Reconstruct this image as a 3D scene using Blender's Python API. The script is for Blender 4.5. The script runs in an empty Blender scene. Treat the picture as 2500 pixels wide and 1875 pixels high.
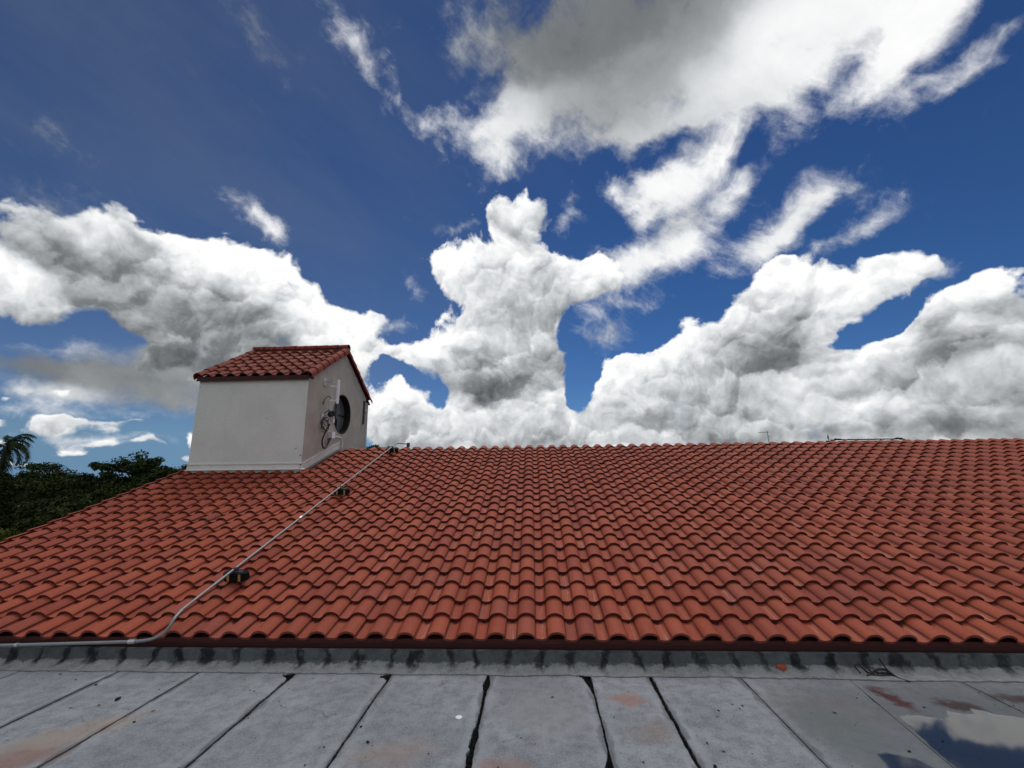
import bpy, bmesh, math, random
import numpy as np
from mathutils import Vector, Matrix, noise

random.seed(7)
rng = np.random.default_rng(7)
scene = bpy.context.scene
col = scene.collection
R = math.radians

# ------------------------------------------------------------------ camera
EYE = Vector((0.0, 0.0, 1.81))
FWD = Vector((-0.04600824, 0.97696062, 0.20840149))
RGT = Vector((0.99871704, 0.04940377, -0.01111475))
UPV = Vector((0.02115449, -0.20762275, 0.97798021))
cam_data = bpy.data.cameras.new('camera')
cam = bpy.data.objects.new('camera', cam_data)
col.objects.link(cam)
cam_data.sensor_width = 36.0
cam_data.lens = 36.0 * 1054.46 / 2500.0
cam_data.clip_start = 0.05
cam_data.clip_end = 5000.0
m3 = Matrix((RGT, UPV, -FWD)).transposed()
cam.matrix_world = Matrix.Translation(EYE) @ m3.to_4x4()
scene.camera = cam

# ------------------------------------------------------------------ sun, exposure
SUN_EL, SUN_AZ = R(64), R(4)             # high, beyond the top of the frame, behind the big cloud
sun_dir = Vector((math.sin(SUN_AZ) * math.cos(SUN_EL), math.cos(SUN_AZ) * math.cos(SUN_EL), math.sin(SUN_EL)))
sun_data = bpy.data.lights.new('sun', 'SUN')
sun_data.energy = 1.5
sun_data.angle = R(45)
sun_data.color = (1.0, 0.94, 0.86)
sun = bpy.data.objects.new('sun', sun_data)
col.objects.link(sun)
sun.rotation_euler = (-sun_dir).to_track_quat('-Z', 'Y').to_euler()
scene.view_settings.view_transform = 'Standard'
scene.view_settings.look = 'None'
scene.view_settings.exposure = 0.0
scene.view_settings.gamma = 1.0
scene.view_settings.use_curve_mapping = False
scene.cycles.max_bounces = 5
scene.cycles.diffuse_bounces = 3
scene.cycles.glossy_bounces = 3
scene.cycles.transparent_max_bounces = 8
scene.cycles.use_adaptive_sampling = True
scene.cycles.adaptive_threshold = 0.01
scene.cycles.adaptive_min_samples = 14
scene.cycles.caustics_reflective = False
scene.cycles.caustics_refractive = False

# ------------------------------------------------------------------ sky: Nishita blue with cloud masses placed by direction
# each cloud mass: centre direction (in a chart turned 0 / 28 / -28 degrees about +Y), two radii, chart, amount, brightness
CUMULUS = [
    (-0.7209,0.5892,0.3648,0.0542,0.0505,0,1.2,0.58), (-0.6717,0.6451,0.3641,0.0685,0.0639,0,1.2,0.55), (-0.7161,0.6979,-0.0112,0.0701,0.08,2,1.2,0.55),
    (-0.7553,0.6533,-0.0521,0.0417,0.0479,2,1,0.68), (-0.5611,0.7293,0.3916,0.0624,0.0526,0,1.3,1.05), (-0.6285,0.7729,0.0876,0.0598,0.0723,2,1.3,1),
    (-0.5775,0.7562,0.3078,0.0943,0.0813,0,1.2,0.52), (-0.5757,0.8158,0.055,0.0796,0.083,2,1.3,0.97), (-0.5077,0.8608,0.0357,0.0761,0.0688,2,1.2,1),
    (-0.1288,0.8731,0.4703,0.0392,0.0417,1,1.1,0.9), (-0.3698,0.8788,0.3015,0.0549,0.059,0,1,0.88), (-0.5616,0.7952,0.2284,0.0864,0.0856,0,1.1,0.5),
    (-0.6915,0.7147,-0.105,0.048,0.0785,2,0.9,0.5), (-0.3884,0.8896,0.2404,0.0462,0.043,0,1,0.85), (-0.7204,0.6914,0.0543,0.0244,0.0295,2,0.8,0.85),
    (-0.7672,0.5754,0.2836,0.0386,0.0412,0,1.1,0.8), (-0.7801,0.5527,0.2932,0.0251,0.0342,0,1,0.75), (-0.7502,0.603,0.2712,0.0223,0.0245,0,0.9,0.72),
    (-0.7859,0.6049,0.128,0.0309,0.0158,0,0.8,0.78), (-0.7407,0.6564,0.1434,0.0226,0.0131,0,0.8,0.85), (-0.7401,0.6672,0.0843,0.0352,0.0263,0,0.95,0.8),
    (-0.7323,0.6743,0.0951,0.0166,0.016,0,0.9,0.92), (-0.7904,0.6071,0.0817,0.0197,0.0169,0,0.95,0.78), (-0.6896,0.7218,0.0588,0.047,0.014,0,0.9,0.8),
    (-0.6911,0.7158,0.0995,0.0235,0.0112,0,0.8,0.7), (-0.6391,0.7659,0.0708,0.012,0.0296,0,1,0.97), (-0.7711,0.6347,0.0516,0.0149,0.0124,0,0.9,0.88),
    (-0.6553,0.7544,0.0386,0.0262,0.0101,0,0.9,0.8), (-0.7315,0.6806,0.0407,0.0131,0.0092,0,0.8,0.8), (-0.764,0.6446,0.0282,0.0309,0.0075,0,0.8,0.75),
    (0.0182,0.8197,0.5725,0.0435,0.0362,0,1.2,0.88), (-0.0179,0.8417,0.5397,0.0575,0.0419,0,1.2,0.75), (-0.0614,0.8303,0.5539,0.0307,0.0273,0,1,0.8),
    (-0.1665,0.8823,0.4403,0.0756,0.0477,0,1.2,0.92), (-0.084,0.8807,0.4661,0.0993,0.0621,0,1.2,0.85), (0.0338,0.901,0.4325,0.1003,0.0723,0,1.2,0.8),
    (0.1243,0.8995,0.4188,0.0625,0.0482,0,1.1,0.87), (-0.0419,0.9289,0.3679,0.1205,0.094,0,1.3,0.7), (-0.1096,0.9484,0.2976,0.1022,0.0804,0,1.2,0.75),
    (0.0031,0.9577,0.2877,0.0752,0.0897,0,1.2,0.66), (-0.032,0.9427,0.3322,0.102,0.0481,1,1.1,0.87), (-0.2563,0.9316,0.2577,0.0611,0.0357,0,1,0.82),
    (-0.2993,0.9193,0.2555,0.0422,0.0221,0,0.8,0.75), (-0.0742,0.9737,0.2156,0.1034,0.0647,0,1.2,0.48), (0.0206,0.9745,0.2234,0.0471,0.046,0,1.1,0.7),
    (-0.131,0.9716,0.197,0.0652,0.037,0,1,0.4), (-0.1999,0.8642,0.4618,0.0436,0.0347,0,1,0.92), (0.1598,0.8991,0.4076,0.079,0.0403,0,1.1,0.9),
    (-0.3347,0.9308,0.1469,0.0572,0.0535,0,1.1,0.85), (-0.2843,0.9425,0.1757,0.0428,0.0452,0,1.1,0.94), (-0.2759,0.9546,0.1123,0.0857,0.0544,0,1.1,0.68),
    (-0.1964,0.974,0.1132,0.0722,0.0461,0,1.1,0.8), (-0.1687,0.9726,0.1597,0.0276,0.037,0,1,0.87), (-0.1323,0.9857,0.104,0.0648,0.0464,0,1,0.75),
    (-0.0472,0.9875,0.1502,0.0848,0.0653,0,1.2,0.78), (0.0286,0.987,0.1582,0.0658,0.0558,0,1.2,0.87), (0.0742,0.9911,0.1106,0.0832,0.0463,0,1.2,0.8),
    (-0.0105,0.9955,0.0937,0.1029,0.0372,0,1.2,0.62), (0.1555,0.9837,0.0899,0.0401,0.0274,0,0.9,0.8), (0.4791,0.7974,0.367,0.0339,0.0322,0,1.2,0.94),
    (0.4815,0.7789,0.4018,0.0244,0.0138,0,1,0.97), (0.4501,0.8203,0.3529,0.0389,0.0444,0,1.2,0.87), (0.5141,0.7829,0.3505,0.0345,0.0423,0,1.2,0.9),
    (0.4403,0.848,0.2949,0.0662,0.0621,0,1.3,0.72), (0.501,0.8129,0.297,0.0533,0.0667,0,1.3,0.58), (0.4079,0.8818,0.2368,0.0906,0.0732,0,1.3,0.74),
    (0.4731,0.8492,0.2344,0.0749,0.0703,0,1.3,0.46), (0.5359,0.8079,0.245,0.0494,0.0518,0,1.2,0.75), (0.6373,0.7705,0.0086,0.0513,0.0458,1,1.2,0.87),
    (0.6839,0.7296,0.0015,0.048,0.0449,1,1.25,0.92), (0.7184,0.6955,-0.0133,0.0331,0.0308,1,1.1,0.92), (0.7445,0.6674,-0.0184,0.0186,0.0167,1,0.8,0.92),
    (0.6213,0.7813,-0.0594,0.0621,0.0189,1,-0.9,0.8), (0.6737,0.7354,-0.0725,0.0282,0.0178,1,-0.7,0.8), (0.2922,0.9514,0.0974,0.0765,0.0543,1,1.2,0.88),
    (0.3683,0.9263,0.0793,0.0866,0.0529,1,1.2,0.87), (0.1847,0.9694,0.1617,0.0792,0.0634,0,1.2,0.8), (0.2699,0.95,0.1568,0.0985,0.0707,0,1.3,0.72),
    (0.3638,0.9179,0.1582,0.096,0.0679,0,1.3,0.58), (0.4334,0.8897,0.1433,0.0731,0.0573,0,1.3,0.58), (0.1825,0.9783,0.0982,0.0789,0.0408,0,1.1,0.8),
    (0.267,0.9599,0.0859,0.1061,0.0354,0,1.2,0.7), (0.3891,0.9177,0.0801,0.1058,0.0335,0,1.2,0.56), (0.4963,0.8547,0.1523,0.0532,0.0471,0,1.2,0.87),
    (0.4815,0.8718,0.0903,0.0724,0.0397,0,1.2,0.78), (0.7057,0.6501,0.2815,0.0199,0.0235,0,1.2,0.97), (0.7237,0.6361,0.2677,0.0153,0.0259,0,1.2,0.92),
    (0.6958,0.6707,0.2569,0.0342,0.0365,0,1.2,0.8), (0.703,0.7031,-0.1069,0.0321,0.0324,1,1.1,0.56), (0.7238,0.6512,0.2282,0.0242,0.0354,0,1.2,0.5),
    (0.6885,0.6919,0.2173,0.0524,0.0283,0,1.2,0.82), (0.7195,0.6649,0.2006,0.0274,0.0301,0,1.2,0.88), (0.6544,0.7465,-0.1209,0.0506,0.0339,1,1.2,0.88),
    (0.6111,0.7839,-0.1103,0.053,0.032,1,1.1,0.82), (0.6894,0.7018,0.1793,0.0481,0.0254,0,1.1,0.46), (0.5671,0.807,0.1648,0.0554,0.0406,0,1.1,0.8),
    (0.6343,0.7593,0.1457,0.0663,0.0413,0,1.2,0.6), (0.6988,0.703,0.1325,0.0488,0.038,0,1.2,0.7), (0.7281,0.6749,0.1197,0.0226,0.0362,0,1.1,0.6),
    (0.589,0.8016,0.1028,0.0752,0.0435,0,1.2,0.75), (0.6703,0.7364,0.0921,0.0649,0.0396,0,1.2,0.52), (0.7174,0.6929,0.0725,0.0351,0.0307,0,1.1,0.65),
    (0.5573,0.8027,0.2125,0.026,0.0147,0,0.8,0.87), (0.1102,0.9553,0.2745,0.0349,0.0714,0,-0.6,0.7), (0.1179,0.9742,0.1923,0.033,0.0641,0,-1.1,0.7),
    (-0.3292,0.9154,0.2316,0.0493,0.0229,0,-0.8,0.8), (-0.2664,0.9402,0.2124,0.0209,0.0361,0,-0.5,0.8), (0.547,0.816,0.187,0.0212,0.012,0,-0.5,0.8),
    (-0.2698,0.9026,0.3354,0.0258,0.0512,0,-0.4,0.8), (0.2383,0.9181,0.3167,0.0507,0.0339,0,-0.5,0.7), (-0.6585,0.7422,0.1245,0.0396,0.0219,0,-0.4,0.5),
    (-0.1416,0.9854,0.0948,0.2338,0.0426,0,1.2,0.76), (0.3629,0.9223,0.1327,0.1908,0.0681,0,1.2,0.72), (0.4815,0.8718,0.0903,0.2314,0.0397,0,1.2,0.72),
    (0.6512,0.7546,0.0812,0.1382,0.0473,0,1,0.68), (0.3735,0.926,0.0552,0.0935,0.0526,1,0.8,0.82), (0.3433,0.938,0.0482,0.5934,0.0239,0,1,0.78),
    (0.6999,0.7131,0.04,0.1305,0.0251,0,1,0.75),
]
WISPS = [
    (0.1565,0.6085,0.778,0.1921,0.0667,0,1.4,0.18), (0.2341,0.6534,0.7199,0.1948,0.0727,0,1.4,0.36), (0.1293,0.6948,0.7075,0.1443,0.06,0,1.2,0.46),
    (0.3402,0.6613,0.6686,0.1126,0.0711,0,1.4,0.75), (0.3883,0.6084,0.6922,0.0789,0.0555,0,1.4,1), (0.4397,0.5717,0.6927,0.1003,0.0448,0,1.3,0.9),
    (0.4983,0.5544,0.6665,0.0666,0.0455,0,1.2,0.9), (0.5522,0.5392,0.6358,0.0609,0.0463,0,1.2,0.97), (0.766,0.5838,0.2692,0.0408,0.0538,1,1,0.92),
    (0.5045,0.6286,0.5918,0.0651,0.03,0,0.8,0.9), (0.4092,0.6691,0.6204,0.0691,0.0306,0,0.95,0.82), (0.3169,0.7055,0.6339,0.1051,0.021,0,0.9,0.6),
    (0.0141,0.6418,0.7668,0.1256,0.0569,0,0.85,0.25), (-0.1081,0.6072,0.7872,0.1279,0.0314,0,0.55,0.35), (0.1723,0.7376,0.6529,0.0938,0.0266,0,0.9,0.58),
    (0.5752,0.5199,0.6315,0.0399,0.0328,0,0.9,0.92), (0.8339,0.5158,0.1964,0.0362,0.0216,1,0.75,0.85), (0.8483,0.4846,0.2135,0.0196,0.0154,1,0.65,0.8),
    (0.7888,0.577,0.2116,0.0415,0.0202,1,0.72,0.85), (0.8077,0.5592,0.1868,0.0271,0.0144,1,0.6,0.8), (-0.6106,0.6039,0.5123,0.044,0.037,2,1.05,0.85),
    (-0.2445,0.654,0.7158,0.0217,0.0227,0,0.55,0.7), (-0.1999,0.6578,0.7262,0.0369,0.0266,0,-0.7,0.7), (-0.1258,0.7251,0.6771,0.1115,0.0363,0,1.05,0.85),
    (0.2881,0.7429,0.6043,0.0928,0.0474,1,0.95,0.78), (-0.0486,0.7799,0.624,0.0675,0.0297,0,0.85,0.78), (0.0204,0.716,0.6978,0.0638,0.0339,0,0.7,0.6),
    (-0.1771,0.8343,0.5221,0.0345,0.0157,0,0.6,0.7), (0.1647,0.939,0.3019,0.0624,0.0297,0,1,0.6), (0.3461,0.8703,0.3503,0.0405,0.0329,1,0.5,0.85),
    (0.3578,0.8916,0.2774,0.0644,0.0386,1,0.7,0.88), (0.1425,0.9286,0.3425,0.0718,0.0257,0,0.6,0.8), (0.2376,0.9011,0.3626,0.0923,0.0181,0,0.7,0.8),
    (-0.2643,0.873,0.4099,0.034,0.0483,0,0.5,0.85), (0.3285,0.8406,0.4307,0.0324,0.0231,1,0.6,0.85), (-0.3041,0.8957,0.3243,0.0501,0.0256,0,0.6,0.8),
    (0.5182,0.8183,0.2488,0.0513,0.032,1,0.8,0.88), (0.279,0.7333,0.62,0.1248,0.0199,0,-1,0.6), (0.1823,0.8402,0.5108,0.0337,0.0424,0,-0.5,0.8),
    (0.5089,0.5998,0.6174,0.0316,0.0351,0,-0.75,0.9), (0.2181,0.7321,0.6453,0.0458,0.0214,0,0.6,0.7), (0.1856,0.7867,0.5888,0.0567,0.0283,0,0.9,0.92),
    (0.4991,0.7713,0.395,0.0589,0.0438,1,0.88,0.92), (0.5507,0.7571,0.3514,0.0599,0.0512,1,0.95,0.9), (0.593,0.7323,0.3348,0.0329,0.025,1,0.85,0.94),
    (0.5225,0.7994,0.2967,0.0636,0.0467,1,0.95,0.62), (0.4738,0.8069,0.3528,0.0687,0.0501,1,0.9,0.8), (0.3053,0.8399,0.4488,0.0852,0.0381,0,0.95,0.92),
    (0.2266,0.8655,0.4466,0.0749,0.0417,0,0.9,0.87), (0.2199,0.8893,0.401,0.1013,0.0359,0,0.78,0.82), (0.6193,0.7338,0.2794,0.0411,0.0218,1,0.72,0.87),
    (0.6126,0.7674,0.1892,0.0677,0.0455,1,0.8,0.87), (0.6633,0.7248,0.1862,0.0541,0.0246,1,0.7,0.82), (0.643,0.7455,0.1752,0.0766,0.0444,1,0.35,0.85),
    (0.5911,0.7893,0.1664,0.0712,0.0358,1,0.82,0.87), (0.655,0.7486,0.1029,0.0683,0.0295,1,0.8,0.87), (0.7012,0.7083,0.0814,0.0346,0.0196,1,0.7,0.82),
    (0.747,0.6642,-0.0301,0.0274,0.0217,1,0.75,0.85), (0.5831,0.7671,0.2674,0.0505,0.0377,1,0.8,0.85), (-0.693,0.6954,0.19,0.0281,0.0314,2,0.95,0.92),
    (-0.6655,0.7251,0.1767,0.0236,0.0262,2,0.85,0.92), (0.357,0.8086,0.4677,0.0311,0.0364,1,0.7,0.85), (-0.1158,0.8409,0.5286,0.0352,0.0178,0,0.6,0.75),
    (-0.4727,0.806,0.3562,0.0287,0.0119,2,0.45,0.6), (-0.7769,0.6038,0.1787,0.0669,0.0257,0,1.15,0.22), (-0.7165,0.6736,0.1815,0.0655,0.0256,0,1.05,0.28),
    (-0.7781,0.6126,0.1388,0.0572,0.0209,0,0.95,0.72), (-0.675,0.7165,0.176,0.0675,0.044,0,1.25,0.3), (-0.6437,0.7368,0.2068,0.0559,0.0656,0,1.35,0.36),
    (-0.6497,0.7464,0.1438,0.0545,0.025,0,0.9,0.32), (-0.7585,0.6153,0.2147,0.0613,0.0162,0,0.75,0.62), (-0.7242,0.6808,0.1095,0.0914,0.0175,0,0.75,0.78),
    (-0.7196,0.6909,0.0694,0.1187,0.0122,0,0.7,0.82), (-0.7375,0.6602,0.142,0.0361,0.0158,0,0.8,0.66), (-0.8563,0.506,0.1039,0.0261,0.0236,2,0.35,0.35),
    (-0.8317,0.5536,0.0414,0.0858,0.0745,2,0.3,0.35), (-0.7306,0.5375,0.4211,0.1167,0.0353,2,0.28,0.3),
]

world = bpy.data.worlds.new('World')
scene.world = world
world.use_nodes = True
NT = world.node_tree
NT.nodes.clear()


class G:
    """small helper around a node tree"""
    def __init__(self, nt):
        self.nt = nt

    def n(self, typ, **kw):
        nd = self.nt.nodes.new(typ)
        for k, v in kw.items():
            setattr(nd, k, v)
        return nd

    def put(self, sock, v):
        if isinstance(v, bpy.types.NodeSocket):
            self.nt.links.new(v, sock)
        elif v is not None:
            sock.default_value = v

    def math(self, op, a, b=None, c=None, clamp=False):
        nd = self.n('ShaderNodeMath', operation=op, use_clamp=clamp)
        for i, v in enumerate((a, b, c)):
            self.put(nd.inputs[i], v)
        return nd.outputs[0]

    def vmath(self, op, a, b=None, c=None):
        nd = self.n('ShaderNodeVectorMath', operation=op)
        for i, v in enumerate((a, b, c)):
            self.put(nd.inputs[i], v)
        return nd.outputs['Value'] if op in ('DOT_PRODUCT', 'LENGTH') else nd.outputs[0]

    def smooth(self, x, lo, hi, a=0.0, b=1.0):
        nd = self.n('ShaderNodeMapRange', interpolation_type='SMOOTHSTEP')
        for i, v in enumerate((x, lo, hi, a, b)):
            self.put(nd.inputs[i], v)
        return nd.outputs[0]

    def lin(self, x, lo, hi, a=0.0, b=1.0):
        nd = self.n('ShaderNodeMapRange', interpolation_type='LINEAR')
        for i, v in enumerate((x, lo, hi, a, b)):
            self.put(nd.inputs[i], v)
        return nd.outputs[0]

    def noise(self, vec, scale, detail=5.0, rough=0.55, color=False, lac=2.0, dist=0.0):
        nd = self.n('ShaderNodeTexNoise')
        self.put(nd.inputs['Vector'], vec)
        self.put(nd.inputs['Scale'], scale)
        nd.inputs['Detail'].default_value = detail
        nd.inputs['Roughness'].default_value = rough
        nd.inputs['Lacunarity'].default_value = lac
        nd.inputs['Distortion'].default_value = dist
        return nd.outputs['Color' if color else 'Fac']

    def ramp(self, x, stops, interp='LINEAR'):
        nd = self.n('ShaderNodeValToRGB')
        cr = nd.color_ramp
        cr.interpolation = interp
        while len(cr.elements) < len(stops):
            cr.elements.new(0.5)
        for e, (p, c) in zip(cr.elements, stops):
            e.position = p
            e.color = (c[0], c[1], c[2], 1.0)
        self.put(nd.inputs[0], x)
        return nd.outputs[0]

    def mix(self, f, a, b, blend='MIX'):
        nd = self.n('ShaderNodeMix', data_type='RGBA', blend_type=blend)
        self.put(nd.inputs[0], f)
        for s, v in ((6, a), (7, b)):
            if not isinstance(v, bpy.types.NodeSocket):
                v = (v[0], v[1], v[2], 1.0)
            self.put(nd.inputs[s], v)
        return nd.outputs[2]

    def comb(self, x, y, z):
        nd = self.n('ShaderNodeCombineXYZ')
        for i, v in enumerate((x, y, z)):
            self.put(nd.inputs[i], v)
        return nd.outputs[0]

    def sep(self, v):
        nd = self.n('ShaderNodeSeparateXYZ')
        self.put(nd.inputs[0], v)
        return nd.outputs


def build_sky():
    g = G(NT)
    d = g.n('ShaderNodeTexCoord').outputs['Generated']
    dx, dy, dz = g.sep(d)
    sky = g.n('ShaderNodeTexSky', sky_type='NISHITA')
    sky.sun_disc = False
    g.put(sky.inputs[0], g.vmath('NORMALIZE', g.comb(dx, dy, g.math('MAXIMUM', dz, 0.085))))
    sky.sun_elevation = SUN_EL
    sky.sun_rotation = SUN_AZ
    sky.air_density = 1.0
    sky.dust_density = 0.0
    sky.ozone_density = 3.0
    sky.altitude = 0.0
    gm = g.n('ShaderNodeGamma')
    g.put(gm.inputs[0], g.vmath('MULTIPLY', sky.outputs[0], (0.070, 0.070, 0.072)))
    gm.inputs[1].default_value = 1.45
    blue = g.vmath('MULTIPLY', gm.outputs[0], (0.60, 0.89, 1.06))
    hz0 = g.smooth(dz, 0.02, 0.40)
    blue = g.mix(1.0, blue, g.mix(hz0, (1.04, 0.95, 1.03), (1.0, 1.0, 1.0)), 'MULTIPLY')
    blue_col = blue

    def rot(v, ang):
        nd = g.n('ShaderNodeVectorRotate', rotation_type='Y_AXIS')
        g.put(nd.inputs['Vector'], v)
        nd.inputs['Angle'].default_value = ang
        return nd.outputs[0]

    # turbulence that frays the masses
    w1 = g.vmath('SUBTRACT', g.noise(d, 5.5, 2.0, 0.55, color=True), (0.5, 0.5, 0.5))
    w2 = g.vmath('SUBTRACT', g.noise(d, 19.0, 3.0, 0.6, color=True), (0.5, 0.5, 0.5))
    p = g.vmath('MULTIPLY_ADD', w1, (0.10, 0.10, 0.09), d)
    p = g.vmath('MULTIPLY_ADD', w2, (0.034, 0.034, 0.030), p)
    A28 = R(28)
    charts = [p, rot(p, A28), rot(p, -A28)]

    def accumulate(blobs, grow, lit):
        acc, accs, accl, accw = 0.0, 0.0, 0.0, 0.0
        ch_now = list(charts)
        for k, (cx, cy, cz, rx, rz, ch, amp, sh) in enumerate(blobs):
            if k and k % 9 == 0:     # chain the groups one after the other, or the shader runs out of stack
                ch_now = [g.vmath('MULTIPLY_ADD', g.comb(g.math('ADD', acc, accw), accs, accl), (1e-7, 1e-7, 1e-7), c) for c in charts]
            rx *= grow
            rz *= grow
            s = (1.0 / rx, 1.0 / 0.9, 1.0 / rz)
            q = g.vmath('MULTIPLY_ADD', ch_now[ch], s, (-cx * s[0], -cy * s[1], -cz * s[2]))
            w = g.n('ShaderNodeTexGradient', gradient_type='QUADRATIC_SPHERE')
            g.put(w.inputs[0], q)
            w = g.math('MULTIPLY', w.outputs['Fac'], amp)
            acc = g.math('ADD', w, acc)
            w = g.math('MULTIPLY', w, w)          # the nearest mass decides how bright it is
            accw = g.math('ADD', w, accw)
            accs = g.math('MULTIPLY_ADD', w, sh, accs)
            if lit:                  # the side of every mass that faces the sun
                accl = g.math('MULTIPLY_ADD', w, g.vmath('DOT_PRODUCT', q, (-0.25, 0.0, 0.9)), accl)
        den = g.math('MAXIMUM', accw, 0.01)
        return acc, g.math('DIVIDE', accs, den), (g.math('DIVIDE', accl, den) if lit else None)

    # --- heaped cumulus
    dens, shade, lit = accumulate(CUMULUS, 1.95, True)
    dens = g.math('MINIMUM', dens, 1.0)
    nL = g.noise(d, 6.0, 2.0, 0.5)
    nA = g.noise(p, 15.0, 9.0, 0.60)
    vo = g.n('ShaderNodeTexVoronoi', feature='F1')
    vo.inputs['Scale'].default_value = 19.0
    vo.inputs['Detail'].default_value = 2.5
    vo.inputs['Roughness'].default_value = 0.62
    g.put(vo.inputs['Vector'], p)
    puff = g.math('SUBTRACT', 0.42, vo.outputs['Distance'])
    namp = g.smooth(dens, 0.45, 1.0, 1.0, 0.50)
    body = g.math('MULTIPLY_ADD', g.math('MULTIPLY', g.math('SUBTRACT', nA, 0.5), namp), 1.85, g.math('SUBTRACT', dens, 0.31))
    body = g.math('MULTIPLY_ADD', g.math('MULTIPLY', g.math('SUBTRACT', nL, 0.5), namp), 0.9, body)
    body = g.math('MULTIPLY_ADD', g.math('MULTIPLY', puff, namp), 0.45, body)
    a_c = g.smooth(body, -0.01, g.smooth(lit, -0.35, 0.25, 0.48, 0.32))
    w3 = g.vmath('SUBTRACT', g.noise(d, 48.0, 3.0, 0.6, color=True), (0.5, 0.5, 0.5))
    pl = g.vmath('MULTIPLY_ADD', w3, (0.030, 0.030, 0.026), p)

    def lumps(scale):
        v = g.n('ShaderNodeTexVoronoi', feature='SMOOTH_F1')
        v.inputs['Smoothness'].default_value = 0.35
        v.inputs['Scale'].default_value = scale
        g.put(v.inputs['Vector'], pl)
        return g.vmath('DOT_PRODUCT', g.vmath('SUBTRACT', pl, v.outputs['Position']), (-0.3 * scale, 0.0, 0.95 * scale))

    lump = g.math('MULTIPLY_ADD', lumps(8.5), 0.20, g.math('MULTIPLY', lumps(21.0), 0.21))
    up = (-0.004, 0.0, 0.014)
    nB = g.noise(g.vmath('ADD', p, up), 14.0, 5.0, 0.55)
    nC = g.noise(p, 14.0, 5.0, 0.55)
    relief = g.math('MULTIPLY', g.math('SUBTRACT', nC, nB), 0.85)
    lum = g.math('MULTIPLY_ADD', lit, 0.75, g.math('ADD', g.math('MULTIPLY_ADD', shade, 1.50, -0.33), relief))
    lum = g.math('ADD', g.math('MULTIPLY_ADD', puff, 0.22, lum), lump)
    lum = g.math('MULTIPLY_ADD', g.math('SUBTRACT', nL, 0.5), 0.35, lum)
    rim = g.smooth(body, 0.0, 0.55, 1.0, 0.0)
    rim = g.math('MULTIPLY', rim, g.math('MULTIPLY', g.smooth(shade, 0.35, 0.85, 0.05, 0.75), g.smooth(lit, -0.25, 0.25, 0.15, 1.0)))
    lum = g.math('ADD', g.math('MULTIPLY', lum, g.math('SUBTRACT', 1.0, rim)), rim)
    tone = [(0.0, (0.10, 0.11, 0.12)), (0.25, (0.20, 0.215, 0.225)), (0.5, (0.44, 0.46, 0.475)), (0.75, (0.74, 0.76, 0.775)), (0.97, (1.0, 1.0, 1.0))]
    c_c = g.ramp(lum, tone)

    # --- thin wisps and the soft sheet overhead
    wd, wshade, _ = accumulate(WISPS, 1.85, False)
    wd = g.math('MINIMUM', wd, 1.6)
    pw = g.vmath('MULTIPLY_ADD', w1, (0.05, 0.05, 0.05), d)
    q = rot(pw, R(-34))
    nW = g.noise(g.vmath('MULTIPLY', q, (7.0, 14.0, 32.0)), 1.0, 8.0, 0.66)
    nP = g.noise(p, 13.0, 8.0, 0.63)
    wn = g.math('ADD', g.math('MULTIPLY', nW, 0.33), g.math('MULTIPLY', nP, 0.67))
    wbody = g.math('MULTIPLY_ADD', g.math('SUBTRACT', wn, 0.5), 3.0, g.math('SUBTRACT', wd, 0.38))
    a_w = g.smooth(wbody, -0.20, 1.05)
    wl = g.math('ADD', wshade, g.math('MULTIPLY', g.math('SUBTRACT', wn, 0.5), g.smooth(wd, 0.5, 1.3, 1.1, 0.30)))
    c_w = g.ramp(wl, tone)

    # --- faint high haze
    hz = g.math('MULTIPLY', g.noise(g.vmath('MULTIPLY', rot(d, R(-25)), (2.0, 3.0, 9.0)), 1.0, 5.0, 0.6), g.smooth(dx, 0.35, -0.6, 0.03, 0.34))
    base = g.mix(hz, blue_col, (0.22, 0.25, 0.28))
    colr = g.mix(a_w, base, c_w)
    colr = g.mix(a_c, colr, c_c)
    bgf = g.n('ShaderNodeBackground')
    g.put(bgf.inputs[0], colr)

    # --- the rest of the sky: the same broken cumulus, scattered by noise
    nr = g.noise(d, 2.6, 8.0, 0.55)
    a_r = g.smooth(nr, 0.50, 0.60)
    c_r = g.ramp(g.smooth(nr, 0.50, 0.75, 1.0, 0.80), tone)
    c_r = g.vmath('MULTIPLY', c_r, (1.3, 1.3, 1.3))     # sunlit clouds out of view, raised further to brighten the walls facing them
    back = g.mix(a_r, blue, c_r)
    bgb = g.n('ShaderNodeBackground')
    g.put(bgb.inputs[0], back)
    # which half: in front of or behind the viewer; the seam runs through clear margins outside the picture
    fac = g.smooth(dy, 0.10, 0.22)
    mx = g.n('ShaderNodeMixShader')
    g.put(mx.inputs[0], fac)
    g.nt.links.new(bgb.outputs[0], mx.inputs[1])
    g.nt.links.new(bgf.outputs[0], mx.inputs[2])
    out = g.n('ShaderNodeOutputWorld')
    g.nt.links.new(mx.outputs[0], out.inputs[0])
    world.cycles.sampling_method = 'MANUAL'
    world.cycles.sample_map_resolution = 512


build_sky()


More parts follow.
